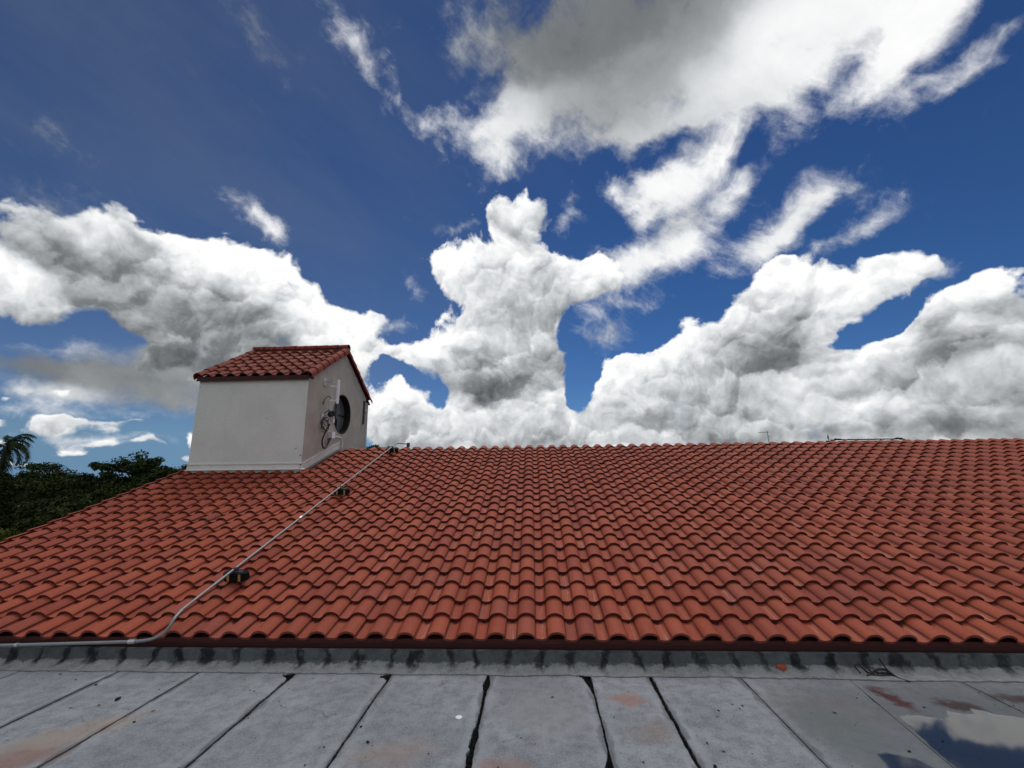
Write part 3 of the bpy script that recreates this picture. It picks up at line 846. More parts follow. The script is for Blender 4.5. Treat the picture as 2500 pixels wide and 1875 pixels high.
# ------------------------------------------------------------------ upstand between the flat roof and the eaves
ups = thing('upstand_wall', (0, 4.6, 0), 'low concrete upstand with black drip stains between the slabs and the dark eaves', 'wall')
mb = MB()
NXU = 420
x0u, x1u = -7.15, 6.65
rows = []
toes = []
for i in range(NXU + 1):
    x = x0u + (x1u - x0u) * i / NXU
    w = noise.noise(Vector((x * 2.1, 0, 0)))
    w2 = noise.noise(Vector((x * 9.0, 4, 0)))
    w3 = noise.noise(Vector((x * 30.0, 8, 0)))
    toe = 4.470 + 0.026 * w + 0.016 * w2 + 0.010 * w3 - (0.06 * max(0, x - 2.3) if x < 3.2 else 0.054) * 0.6
    h = 0.042 + 0.020 * w2 + 0.014 * w3
    toes.append((x, toe))
    rows.append([(x, 4.655, 0.155), (x, 4.622, 0.150), (x, 4.618, 0.10 + 0.01 * w2), (x, 4.612 + 0.004 * w3, 0.052 + h * 0.18),
                 (x, 4.590 + 0.006 * w2, h + 0.006), (x, 4.555 + 0.01 * w, 0.026 + 0.006 * w3), (x, toe, 0.009 + 0.003 * w3), (x, toe - 0.002, 0.0015)])
for r in rows:
    mb.v += r
K = len(rows[0])
for i in range(NXU):
    for k in range(K - 1):
        a = i * K + k
        mb.f.append((a, a + 1, a + K + 1, a + K)); mb.m.append(0)
mb.build('mortar_face', M_FILLET, ups, angle=40)
# the broken crack along the toe of the mortar
mb = MB()
for i in range(NXU):
    (xa_, ya_), (xb_, yb_) = toes[i], toes[i + 1]
    wa = 0.0045 + 0.006 * noise.noise(Vector((xa_ * 4.0, 11, 0))) + 0.004 * noise.noise(Vector((xa_ * 23.0, 3, 0)))
    wb = 0.0045 + 0.006 * noise.noise(Vector((xb_ * 4.0, 11, 0))) + 0.004 * noise.noise(Vector((xb_ * 23.0, 3, 0)))
    if wa > 0.0008 and wb > 0.0008:
        mb.face([(xa_, ya_ - wa, 0.0012), (xb_, yb_ - wb, 0.0012), (xb_, yb_ + 0.006, 0.0012), (xa_, ya_ + 0.006, 0.0012)])
tag(mb.build('crack', M_MOSS, ups), kind='stuff')

# ------------------------------------------------------------------ tiled building
XL, XR = -8.22, 15.2
house = thing('tiled_building', (3.5, 11.5, -4.5), 'long low building under a wide slope of red S-shaped roof tiles', 'building')
RIDGE_S = 24.02 * ROW
THICK = 0.025
TILT = 0.034
CREST = 0.066
PROF = [(-0.226, 0.010), (-0.212, 0.006), (-0.190, -0.003), (-0.160, -0.0085), (-0.130, -0.007), (-0.108, 0.001), (-0.094, 0.014),
        (-0.074, 0.040), (-0.046, 0.058), (-0.016, 0.0655), (0.014, 0.0655), (0.044, 0.0575), (0.070, 0.041), (0.087, 0.023)]


def P_roof(u, s, n, o=E0, sv=SV, nv=NV):
    return o + XV * u + sv * s + nv * n


def tile_mesh(name, o, sv, nv, row, length, mats, steps=1):
    """one S tile: pan on the left, barrel on the right, butt edge towards the eaves; origin at the crest of its butt"""
    mb = MB()
    n = len(PROF)
    secs = [0.0, length * 0.97] if steps == 1 else [length * k / steps for k in range(steps + 1)]
    for s in secs:
        for (u, z) in PROF:
            mb.v.append(tuple(XV * u + sv * s + nv * (z - CREST - TILT * s / row)))
    for (u, z) in PROF:                                   # lower edge of the butt
        th = THICK
        mb.v.append(tuple(XV * u + sv * 0.001 + nv * (z - CREST - th)))
    for k in range(len(secs) - 1):
        for i in range(n - 1):
            a = k * n + i
            mb.f.append((a, a + 1, a + n + 1, a + n)); mb.m.append(0)
    lo = len(secs) * n
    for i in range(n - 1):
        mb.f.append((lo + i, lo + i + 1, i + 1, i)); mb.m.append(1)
    # right-hand lip
    a, b2 = n - 1, (len(secs) - 1) * n + n - 1
    mb.v.append(tuple(XV * (PROF[-1][0]) + sv * secs[-1] + nv * (PROF[-1][1] - CREST - THICK - TILT * secs[-1] / row)))
    mb.f.append((lo + n - 1, len(mb.v) - 1, b2, a)); mb.m.append(0)
    me = mb.mesh(name, mats, smooth=True)
    me.set_sharp_from_angle(angle=math.radians(38))
    return me


def deck_faces(mb, x0, x1, n):
    o = E0 + NV * n
    a0 = Vector((x0, 0, 0)) + Vector((0, o.y, o.z)) + SV * 0.03
    a1 = Vector((x0, 0, 0)) + Vector((0, o.y, o.z)) + SV * RIDGE_S
    b0, b1 = a0 + XV * (x1 - x0), a1 + XV * (x1 - x0)
    ry = a1.y
    back0 = Vector((x0, 2 * ry - a0.y, a0.z))
    back1 = back0 + XV * (x1 - x0)
    dz = Vector((0, 0, 0.07))
    for q in ((a0, b0, b1, a1), (a1, b1, back1, back0)):
        mb.face(q)
        mb.face([p - dz for p in reversed(q)])
    for q in ((a0, a1), (a1, back0), (b1, b0), (back1, b1), (b0, a0), (back0, back1)):
        mb.face([q[0], q[0] - dz, q[1] - dz, q[1]])
    return ry, a0.z


mb = MB()
ry, ez = deck_faces(mb, XL + 0.02, XR, -CREST - 0.040)
roof = mb.build('roof', M_STRIP, house)
WORLD_INV[roof.name] = Matrix.Identity(4)

tile_me = tile_mesh('roof_tile', E0, SV, NV, ROW, ROW + 0.055, [M_TILE, M_BUTT_SHADED], 1)


def tile_matrix(i, j, jit=True):
    rr = np.random.default_rng(50000 + i * 131 + j * 7919)
    p = P_roof(i * W, j * ROW, 0.0)
    m = Matrix.Translation(p)
    if jit:
        m = Matrix.Translation(p + XV * rr.normal(0, 0.0016) + SV * rr.normal(0, 0.0035) + NV * rr.normal(0, 0.0011))
        m = m @ Matrix.Rotation(rr.normal(0, 0.008), 4, NV) @ Matrix.Rotation(rr.normal(0, 0.007), 4, SV)
    return m


cells = []
for j in range(24):
    for i in range(-26, 51):
        p = P_roof((i - 0.25) * W, (j + 0.5) * ROW, -0.03)
        if -7.95 < p.x < -5.27 and p.y > 9.78:      # under the turret
            continue
        d = p - EYE
        dist = d.length
        f = d.dot(FWD)
        sx, sy = 0.4218 * d.dot(RGT) / f, 0.4218 * d.dot(UPV) / f     # fraction of the picture's width
        inside = abs(sx) < 0.515 and abs(sy) < 0.39
        area = abs(d.normalized().dot(NV)) / dist ** 2
        cells.append((area if inside else -1, i, j))
cells.sort(reverse=True)
M_BUTT_LIT = plain('lit_eave_tile_butt', (0.23, 0.068, 0.050), 0.85, var=0.35, scale=16.0, spec=0.1)  # lit copy of the butt colour, for the eave row where light reaches
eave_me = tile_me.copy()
eave_me.materials[1] = M_BUTT_LIT
for k, (area, i, j) in enumerate(cells[:300]):
    o = bpy.data.objects.new('roof_tile', eave_me if j == 0 else tile_me)
    col.objects.link(o)
    o.parent = roof
    o.matrix_basis = tile_matrix(i, j)
nv_ = len(tile_me.vertices)
co = np.zeros(nv_ * 3)
tile_me.vertices.foreach_get('co', co)
co = co.reshape(-1, 3)
polys = [list(p.vertices) for p in tile_me.polygons]
V, F = [], []
for (area, i, j) in cells[300:]:
    m = np.array(tile_matrix(i, j))
    b0 = len(V) * nv_
    V.append(co @ m[:3, :3].T + m[:3, 3])
    F += [[b0 + q for q in p] for p in polys]
me = bpy.data.meshes.new('roof_tiles')
me.from_pydata(np.concatenate(V).tolist(), [], F)
me.materials.append(M_TILE)
me.materials.append(M_BUTT_SHADED)
me.polygons.foreach_set('material_index', [p.material_index for p in tile_me.polygons] * len(V))
me.polygons.foreach_set('use_smooth', [True] * len(F))
me.set_sharp_from_angle(angle=math.radians(38))
o = link('roof_tile_courses', me, roof)
o['kind'] = 'stuff'

# left verge: edge tiles turned down over the gable
mb = MB()
for j in range(24):
    a = P_roof(XL - E0.x - 0.02, j * ROW, -CREST + 0.014)
    b2 = a + SV * (ROW + 0.02)
    nn = NV
    pts = []
    for (du, dn) in ((0.05, 0.006), (0.0, 0.008), (-0.012, 0.0), (-0.014, -0.07)):
        pts.append((du, dn))
    for k in range(3):
        q = [a + XV * pts[k][0] + nn * pts[k][1], a + XV * pts[k + 1][0] + nn * pts[k + 1][1],
             b2 + XV * pts[k + 1][0] + nn * (pts[k + 1][1] - TILT), b2 + XV * pts[k][0] + nn * (pts[k][1] - TILT)]
        mb.face(q)
    mb.face([a + XV * p[0] + nn * p[1] for p in pts] + [a + XV * pts[-1][0] + nn * (pts[-1][1] - 0.01), a + XV * pts[0][0] - nn * 0.02])
mb.build('verge_trim', M_TILE, roof)

# boards under the eaves
mb = MB()
mb.box((XL, 4.694, 0.190), (XR, 4.735, 0.232))
mb.build('eave_strip', M_STRIP, house)
mb = MB()
mb.box((XL, 4.690, 0.116), (XR, 4.73, 0.1895))
mb.build('fascia', M_FASCIA, house)
# walls below
mb = MB()
wy0, wy1 = 4.95, 2 * ry - 4.95
mb.box((XL + 0.12, wy0, -4.49), (XR - 0.1, wy1, 0.10))
zt = ez - 0.08
for x in (XL + 0.12, XR - 0.3):
    mb.prism([(wy0, 0.101), (wy1, 0.101), (wy1, zt + 0.06), (ry, zt + 0.06 + (ry - wy0) * math.tan(SLOPE)), (wy0, zt + 0.06)], 0, 0.2,
             (Vector((x, 0, 0)), Vector((0, 1, 0)), Vector((0, 0, 1)), XV))
mb.build('wall', M_WALL, house)

# ------------------------------------------------------------------ turret on the ridge
TX0, TX1 = -7.945, -5.264
TY0, TY1 = 9.73, 13.47
TYC = 0.5 * (TY0 + TY1)
TZW = 4.140
TS = R(30.8)
turret = thing('roof_turret', (-6.66, TYC, 2.0), 'cream stucco turret with gabled red tile roof and round window, standing on the ridge', 'turret')
SV2 = Vector((0, math.cos(TS), math.sin(TS)))
NV2 = Vector((0, -math.sin(TS), math.cos(TS)))
O2 = Vector((0, 9.620, 4.271))


def roof_z(y):
    """underside of the turret roof at depth y"""
    y = min(y, 2 * TYC - y)
    return TZW + (y - TY0) * math.tan(TS) - 0.004


WINC = Vector((TX1, 11.63, 3.534))
WINR = 0.545
mb = MB()
T = 0.2
# front, back and left walls
mb.box((TX0, TY0, 1.6), (TX1, TY0 + T, TZW))
mb.box((TX0, TY1 - T, 1.6), (TX1, TY1, TZW))
mb.prism([(TY0 + T, 1.6), (TY1 - T, 1.6), (TY1 - T, roof_z(TY1 - T)), (TYC, roof_z(TYC)), (TY0 + T, roof_z(TY0 + T))], 0, T,
         (Vector((TX0, 0, 0)), Vector((0, 1, 0)), Vector((0, 0, 1)), XV))
# right gable wall with the round hole
outl = [(TY0 + T, 1.6), (TY1 - T, 1.6), (TY1 - T, roof_z(TY1 - T)), (TYC, roof_z(TYC)), (TY0 + T, roof_z(TY0 + T))]


def hit(ang):
    dx, dy = math.cos(ang), math.sin(ang)
    best = 9e9
    for k in range(5):
        (ax, ay), (bx, by) = outl[k], outl[(k + 1) % 5]
        ex, ey = bx - ax, by - ay
        den = dx * ey - dy * ex
        if abs(den) < 1e-9:
            continue
        qx, qy = ax - WINC.y, ay - WINC.z
        t = (qx * ey - qy * ex) / den
        s = (qx * dy - qy * dx) / den
        if t > 0 and -1e-6 <= s <= 1 + 1e-6:
            best = min(best, t)
    return (WINC.y + dx * best, WINC.z + dy * best)


angs = [2 * math.pi * k / 64 for k in range(64)] + [math.atan2(p[1] - WINC.z, p[0] - WINC.y) % (2 * math.pi) for p in outl]
angs = sorted(set(round(a, 6) for a in angs))
for k in range(len(angs)):
    a, b2 = angs[k], angs[(k + 1) % len(angs)]
    ca = (WINC.y + WINR * math.cos(a), WINC.z + WINR * math.sin(a))
    cb = (WINC.y + WINR * math.cos(b2), WINC.z + WINR * math.sin(b2))
    ha, hb = hit(a), hit(b2)
    mb.face([(TX1, ca[0], ca[1]), (TX1, ha[0], ha[1]), (TX1, hb[0], hb[1]), (TX1, cb[0], cb[1])])
    mb.face([(TX1 - T, ca[0], ca[1]), (TX1 - T, cb[0], cb[1]), (TX1 - T, hb[0], hb[1]), (TX1 - T, ha[0], ha[1])])
mb.build('wall', M_STUCCO, turret)

# window: reveal, mesh pane, cross bars
mb = MB()
nseg = 64
for k in range(nseg):
    a, b2 = 2 * math.pi * k / nseg, 2 * math.pi * (k + 1) / nseg
    def rp(ang, r, x):
        return (x, WINC.y + r * math.cos(ang), WINC.z + r * math.sin(ang))
    ro, ri = WINR + 0.002, WINR - 0.028
    mb.face([rp(a, ro, TX1 + 0.006), rp(b2, ro, TX1 + 0.006), rp(b2, ri, TX1 + 0.006), rp(a, ri, TX1 + 0.006)])
    mb.face([rp(a, ri, TX1 + 0.006), rp(b2, ri, TX1 + 0.006), rp(b2, ri, TX1 - 0.19), rp(a, ri, TX1 - 0.19)])
    mb.face([rp(a, ro, TX1 + 0.006), rp(a, ro, TX1 - 0.19), rp(b2, ro, TX1 - 0.19), rp(b2, ro, TX1 + 0.006)])
win = mb.build('round_window', M_JAMB, turret)
WORLD_INV[win.name] = Matrix.Identity(4)
mb = MB()
mb.face([(TX1 - 0.172, WINC.y + (WINR - 0.029) * math.cos(2 * math.pi * k / 64), WINC.z + (WINR - 0.029) * math.sin(2 * math.pi * k / 64)) for k in range(64)])
mb.build('pane', M_GLASS, win)
mb = MB()
mb.box((TX1 - 0.170, WINC.y - 0.514, WINC.z - 0.018), (TX1 - 0.135, WINC.y + 0.514, WINC.z + 0.018))
mb.build('bar', M_JAMB, win)
mb = MB()
mb.box((TX1 - 0.170, WINC.y - 0.020, WINC.z - 0.513), (TX1 - 0.134, WINC.y + 0.020, WINC.z + 0.513))
mb.build('bar', M_JAMB, win)

# flashing round the foot of the turret
def rz(y):
    return E0.z - 0.004 + (y - E0.y) * math.tan(SLOPE)


mb = MB()
zf = rz(TY0)
mb.box((TX0 - 0.012, TY0 - 0.014, zf - 0.05), (TX1 + 0.013, TY0 - 0.001, zf + 0.125))
mb.box((TX0 - 0.012, TY0 - 0.034, zf + 0.114), (TX1 + 0.024, TY0 - 0.0145, zf + 0.128))
mb.box((TX0 - 0.012, -0.07, 0.008), (TX1 + 0.10, 0.02, 0.014), (Vector((0, TY0, zf)), XV, SV, NV))
yy = ry
mb.prism([(TY0, zf - 0.05), (yy, rz(yy) - 0.05), (yy, rz(yy) + 0.13), (TY0, zf + 0.135)], 0.001, 0.013,
         (Vector((TX1, 0, 0)), Vector((0, 1, 0)), Vector((0, 0, 1)), XV))
mb.prism([(TY0 - 0.01, zf + 0.115), (yy, rz(yy) + 0.112), (yy, rz(yy) + 0.132), (TY0 - 0.01, zf + 0.137)], 0.0135, 0.032,
         (Vector((TX1, 0, 0)), Vector((0, 1, 0)), Vector((0, 0, 1)), XV))
mb.build('flashing', M_FLASH, turret)
mb = MB()
for (x, y, z, r) in ((TX1 - 0.045, TY0 - 0.004, zf + 0.30, 0.03), (TX1 - 0.015, TY0 - 0.018, zf + 0.09, 0.028), (TX1 - 0.02, TY0 - 0.018, zf + 0.03, 0.02)):
    m0 = len(mb.v)
    for k in range(7):
        a = k * 0.9
        rr = r * (0.6 + 0.5 * ((k * 37) % 5) / 5)
        mb.v.append((x + rr * 0.55 * math.cos(a), y - 0.003, z + rr * math.sin(a)))
    mb.f.append(tuple(m0 + k for k in range(7))); mb.m.append(0)
mb.build('broken_patch', M_JAMB, turret)

# turret roof
mb = MB()
for sgn in (1, -1):
    ya = TY0 - 0.075 if sgn > 0 else TY1 + 0.075
    za = roof_z(TY0) - 0.075 * math.tan(TS) + 0.004
    zb = roof_z(TYC) + 0.004
    for dz in (0.0, 0.035):
        q = [(TX0 - 0.03, ya, za + dz), (TX1 + 0.03, ya, za + dz), (TX1 + 0.03, TYC, zb + dz), (TX0 - 0.03, TYC, zb + dz)]
        mb.face(q if dz else q[::-1])
    mb.face([(TX0 - 0.03, ya, za), (TX1 + 0.03, ya, za), (TX1 + 0.03, ya, za + 0.035), (TX0 - 0.03, ya, za + 0.035)])
    for x in (TX0 - 0.03, TX1 + 0.03):
        mb.face([(x, ya, za), (x, TYC, zb), (x, TYC, zb + 0.035), (x, ya, za + 0.035)])
groof = mb.build('gable_roof', M_FASCIA, turret)
WORLD_INV[groof.name] = Matrix.Identity(4)
mb = MB()
mb.box((TX0 - 0.02, TY0 - 0.072, TZW - 0.030), (TX1 + 0.02, TY0 - 0.03, TZW + 0.060))
mb.build('fascia', M_FASCIA, groof)
M_TILE2 = tile_material('red_tile_turret', -7.86, 9.62, 0.325 * math.cos(TS), 0.72)  # darkened copy of the roof tile: shade of the steeper slope mixed into its colour
ROW2 = 0.325
t2 = tile_mesh('turret_tile', O2, SV2, NV2, ROW2, ROW2 + 0.05, [M_TILE2, M_BUTT_SHADED], 1)
LEN2 = (TYC - O2.y) / math.cos(TS)
NROW2 = int(LEN2 / ROW2)
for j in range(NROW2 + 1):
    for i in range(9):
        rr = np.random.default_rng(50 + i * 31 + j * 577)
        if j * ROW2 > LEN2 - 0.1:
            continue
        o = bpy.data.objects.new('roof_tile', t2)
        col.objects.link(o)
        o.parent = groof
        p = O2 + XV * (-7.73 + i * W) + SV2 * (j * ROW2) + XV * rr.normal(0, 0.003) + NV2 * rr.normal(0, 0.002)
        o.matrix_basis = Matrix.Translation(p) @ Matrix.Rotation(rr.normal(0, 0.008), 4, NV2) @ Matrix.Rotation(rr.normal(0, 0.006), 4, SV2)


def barrel_mesh(name, axis, up, side, length, r0, r1, a0, a1, thick, mat, skirt=0.0, seg=12):
    """half-round cover tile running along axis; skirt lets the outer edge hang straight down"""
    mb = MB()
    prof = []
    for k in range(seg + 1):
        a = a0 + (a1 - a0) * k / seg
        prof.append((math.cos(a), math.sin(a)))
    secs = [(0.0, r0), (length, r1)]
    for (s, r) in secs:
        for (c, n) in prof:
            mb.v.append(tuple(axis * s + side * (c * r) + up * (n * r)))
        if skirt:
            c, n = prof[0]
            mb.v.append(tuple(axis * s + side * (c * r) + up * (n * r - skirt)))
    n = seg + 1 + (1 if skirt else 0)
    order = ([seg + 1] if skirt else []) + list(range(seg + 1))
    for k in range(len(order) - 1):
        a, b2 = order[k], order[k + 1]
        mb.f.append((a, b2, b2 + n, a + n)); mb.m.append(0)
    b0 = len(mb.v)
    for kk in order:
        v = Vector(mb.v[kk])
        if skirt and kk == seg + 1:
            w = v - side * thick
        else:
            c, nn = prof[kk]
            w = side * (c * (r0 - thick)) + up * (nn * (r0 - thick))
        mb.v.append(tuple(w + axis * 0.001))
    for k in range(len(order) - 1):
        mb.f.append((order[k], b0 + k, b0 + k + 1, order[k + 1])); mb.m.append(0)
    me = mb.mesh(name, mat, smooth=True)
    me.set_sharp_from_angle(angle=math.radians(40))
    return me


YV = Vector((0, 1, 0))
ZV = Vector((0, 0, 1))
for front in (True, False):
    sv, nvv = (SV2, NV2) if front else (Vector((0, -math.cos(TS), math.sin(TS))), Vector((0, math.sin(TS), math.cos(TS))))
    oy = O2.y if front else 2 * TYC - O2.y
    for right in (True, False):
        side = XV if right else -XV
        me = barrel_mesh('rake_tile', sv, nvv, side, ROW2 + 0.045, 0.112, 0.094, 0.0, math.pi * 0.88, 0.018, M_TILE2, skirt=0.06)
        for j in range(7):
            rr = np.random.default_rng(900 + j + 10 * front + 100 * right)
            o = bpy.data.objects.new('rake_tile', me)
            col.objects.link(o)
            o.parent = groof
            xx = TX1 - 0.005 if right else TX0 + 0.005
            o.matrix_basis = Matrix.Translation(Vector((xx, oy, O2.z)) + sv * (j * ROW2 - 0.015) + nvv * (-0.085 + 0.004 * rr.normal()) + XV * 0.004 * rr.normal())
mb = MB()
zr = O2.z + (TYC - O2.y) * math.tan(TS)
mb.prism([(-0.16, -0.20), (0.16, -0.20), (0.10, -0.065), (0.0, -0.005), (-0.10, -0.065)], TX0 + 0.02, TX1 - 0.02, (Vector((0, TYC, zr)), YV, ZV, XV))
mb.build('ridge_mortar', M_BUTT_SHADED, groof)
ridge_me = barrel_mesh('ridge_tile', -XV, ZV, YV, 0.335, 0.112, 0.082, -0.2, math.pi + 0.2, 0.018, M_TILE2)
zr = O2.z + (TYC - O2.y) * math.tan(TS)
for k in range(9):
    rr = np.random.default_rng(300 + k)
    o = bpy.data.objects.new('ridge_tile', ridge_me)
    col.objects.link(o)
    o.parent = groof
    o.matrix_basis = Matrix.Translation((TX1 + 0.07 - k * 0.306, TYC, zr - 0.030 + 0.003 * rr.normal())) @ Matrix.Rotation(0.075 + 0.012 * rr.normal(), 4, 'Y')

# ------------------------------------------------------------------ things fixed to the gable wall
XG = TX1
# antenna mast on two stand-off brackets
mast = thing('antenna_mast', (XG + 0.2, 10.51, 3.2), 'thin grey mast on stand-off brackets beside the round window', 'mast')
mb = MB()
mb.tube([(XG + 0.20, 10.515, 4.26), (XG + 0.20, 10.508, 3.14)], 0.022, 12)
mb.build('pole', M_GREYPL, mast, angle=40)
mb = MB()
mb.tube([(XG + 0.12, 10.575, 4.12), (XG + 0.12, 10.565, 3.30)], 0.013, 8)
mb.build('rail', M_GREYPL, mast, angle=40)
for z in (4.215, 3.30):
    mb = MB()
    mb.box((XG + 0.001, 10.44, z - 0.10), (XG + 0.012, 10.56, z + 0.10))
    mb.box((XG + 0.012, 10.49, z - 0.018), (XG + 0.225, 10.53, z + 0.018))
    mb.box((XG + 0.165, 10.46, z - 0.035), (XG + 0.235, 10.56, z - 0.019))
    mb.box((XG + 0.165, 10.46, z + 0.019), (XG + 0.235, 10.56, z + 0.040))
    mb.build('bracket', M_GREYPL, mast)
# white panel antenna held off the mast by two arms
pan = thing('panel_antenna', (XG + 0.38, 10.48, 3.63), 'slim white panel antenna upright in front of the gable wall', 'antenna')
mb = MB()
mb.box((XG + 0.345, 10.435, 3.63), (XG + 0.395, 10.525, 4.25))
mb.build('panel', M_WHITE, pan, bevel=0.012)
mb = MB()
mb.box((XG + 0.340, 10.440, 3.25), (XG + 0.388, 10.520, 3.629))
mb.build('lower_housing', M_DGREY, pan, bevel=0.006)
for z in (4.085, 3.72):
    mb = MB()
    mb.box((XG + 0.223, 10.495, z - 0.016), (XG + 0.345, 10.523, z + 0.016))
    mb.box((XG + 0.165, 10.475, z - 0.022), (XG + 0.222, 10.545, z + 0.022))
    mb.build('arm', M_WHITE, pan)
# small black horn unit on the mast
cmb = MB()
cam_t = thing('radio_unit', (XG + 0.26, 10.47, 3.37), 'small black drum-shaped radio unit clamped below the white panel antenna', 'radio unit')
cmb.tube([(XG + 0.23, 10.45, 3.37), (XG + 0.31, 10.40, 3.37)], [0.075, 0.075], 20)
cmb.build('drum', M_BLACK, cam_t, angle=40)
cmb = MB()
cmb.tube([(XG + 0.20, 10.46, 3.41), (XG + 0.22, 10.38, 3.47), (XG + 0.14, 10.32, 3.36)], 0.012, 8)
cmb.build('handle', M_BLACK, cam_t)
mb = MB()
mb.box((XG + 0.19, 10.585, 3.17), (XG + 0.255, 10.655, 3.41))
tag(mb.build('radio_box', M_WHITE, bevel=0.006), 'narrow white box hanging between the mast and the round window', 'electrical box')
# coil of thin cable
mb = MB()
for k in range(6):
    rr = np.random.default_rng(60 + k)
    cy, cz = 10.50 + rr.normal(0, 0.03), 3.14 + rr.normal(0, 0.04)
    a0 = rr.uniform(0, 6)
    r1, r2 = 0.085 + 0.03 * rr.random(), 0.13 + 0.04 * rr.random()
    pts = [(XG + 0.10 + 0.05 * math.sin(a0 + t * 0.7), cy + r1 * math.cos(a0 + t * 0.42), cz + r2 * math.sin(a0 + t * 0.42)) for t in range(14)]
    mb.tube(smooth_path(pts, 3), 0.0065, 6)
tag(mb.build('cable_coil', M_WIRE, smooth=True), 'loose coil of thin black cable hanging at the foot of the mast', 'cable')
mb = MB()
mb.tube(smooth_path([(XG + 0.2, 10.48, 3.78), (XG + 0.17, 10.42, 3.815), (XG + 0.12, 10.37, 3.77), (XG + 0.09, 10.34, 3.68)], 5), 0.008, 6)
mb.tube([(XG + 0.09, 10.34, 3.68), (XG + 0.08, 10.33, 3.60)], 0.013, 6)
tag(mb.build('loose_wire', M_WIRE, smooth=True), 'short black wire with loose end curling left of the mast', 'wire')
# junction box with its heavy cable loop and white conduit
jb = thing('junction_box', (XG, 10.95, 2.81), 'square grey junction box on the gable wall below the round window', 'junction box')
mb = MB()
mb.box((XG + 0.002, 10.87, 2.815), (XG + 0.105, 11.03, 2.975))
mb.build('box', M_GREYPL, jb, bevel=0.006)
mb = MB()
mb.box((XG + 0.106, 10.865, 2.81), (XG + 0.120, 11.035, 2.98))
mb.build('lid', M_WHITE, jb, bevel=0.003)
mb = MB()
mb.tube(smooth_path([(XG + 0.17, 10.60, 3.30), (XG + 0.15, 10.66, 3.20), (XG + 0.12, 10.54, 2.98), (XG + 0.09, 10.44, 2.76), (XG + 0.08, 10.47, 2.60), (XG + 0.08, 10.60, 2.535),
                     (XG + 0.07, 10.75, 2.62), (XG + 0.06, 10.86, 2.76), (XG + 0.055, 10.92, 2.82)], 6), 0.019, 8)
tag(mb.build('cable_loop', M_WIRE, smooth=True), 'thick black cable looping down from the mast into the junction box', 'cable')
mb = MB()
mb.tube(smooth_path([(XG + 0.03, 11.03, 2.89), (XG + 0.03, 11.30, 2.885), (XG + 0.03, 11.60, 2.885), (XG + 0.03, 11.675, 2.86), (XG + 0.03, 11.69, 2.78), (XG + 0.03, 11.69, 2.60)], 5), 0.015, 8)
tag(mb.build('white_conduit', M_WHITE, smooth=True), 'thin white conduit from the junction box bending down to the ridge tiles', 'conduit')
# slotted strut and drop pipe near the far corner
mb = MB()
mb.box((XG + 0.002, 13.055, 3.43), (XG + 0.045, 13.125, 4.16))
for k in range(8):
    z = 3.48 + k * 0.088
    mb.box((XG + 0.0455, 13.075, z), (XG + 0.052, 13.105, z + 0.05))
tag(mb.build('wall_strut', M_DGREY), 'dark slotted metal strut fixed upright near the far corner of the gable wall', 'strut')
mb = MB()
mb.tube(smooth_path([(XG + 0.02, 13.13, 3.86), (XG + 0.045, 13.19, 3.865), (XG + 0.05, 13.26, 3.82), (XG + 0.05, 13.29, 3.70), (XG + 0.05, 13.30, 3.2), (XG + 0.05, 13.30, 2.0)], 5), 0.02, 8)
tag(mb.build('drop_pipe', M_GREYPL, smooth=True), 'grey pipe running down the far edge of the gable wall', 'pipe')

# ------------------------------------------------------------------ steel conduit up the slope and its rubber supports
PN = 0.115
cond = thing('steel_conduit', (-3.7, 4.55, 0.2), 'long galvanised steel conduit bending at the eaves and climbing the tiles to the ridge', 'conduit')
A = Vector((-3.716, 4.936, 0.538))
B = Vector((-3.600, 10.99, 2.585))
low = [(-8.2, 4.555, 0.135), (-6.6, 4.555, 0.168), (-5.416, 4.55, 0.196), (-4.494, 4.55, 0.223), (-4.20, 4.55, 0.233), (-3.967, 4.55, 0.243), (-3.814, 4.55, 0.269),
       (-3.715, 4.55, 0.318), (-3.670, 4.562, 0.385), (-3.675, 4.61, 0.435), (-3.700, 4.72, 0.474)]
top = [tuple(B), (-3.592, 11.22, 2.66), (-3.57, 11.40, 2.695), (-3.50, 11.54, 2.695), (-3.40, 11.60, 2.69)]
path = smooth_path(low + [tuple(A), tuple(A + (B - A) * 0.33), tuple(A + (B - A) * 0.66)] + top, 8)
mb = MB()
mb.tube(path, 0.0148, 12)
mb.build('pipe', M_GALV, cond, smooth=True)


def coupling(p, q, r=0.024):
    mb = MB()
    mb.tube([p, q], r, 12)
    return mb.build('coupling', M_BRIGHT, cond, angle=40)


coupling((-4.065, 4.55, 0.2385), (-3.995, 4.55, 0.242), 0.0225)
pc = A + (B - A) * 0.325
coupling(pc - (B - A).normalized() * 0.035, pc + (B - A).normalized() * 0.035)
coupling((-5.25, 4.55, 0.2010), (-5.22, 4.55, 0.2020), 0.0195)
mb = MB()
mb.box((-3.41, 11.57, 2.60), (-3.33, 11.63, 2.72))
mb.build('elbow_fitting', M_DGREY, cond, bevel=0.012)


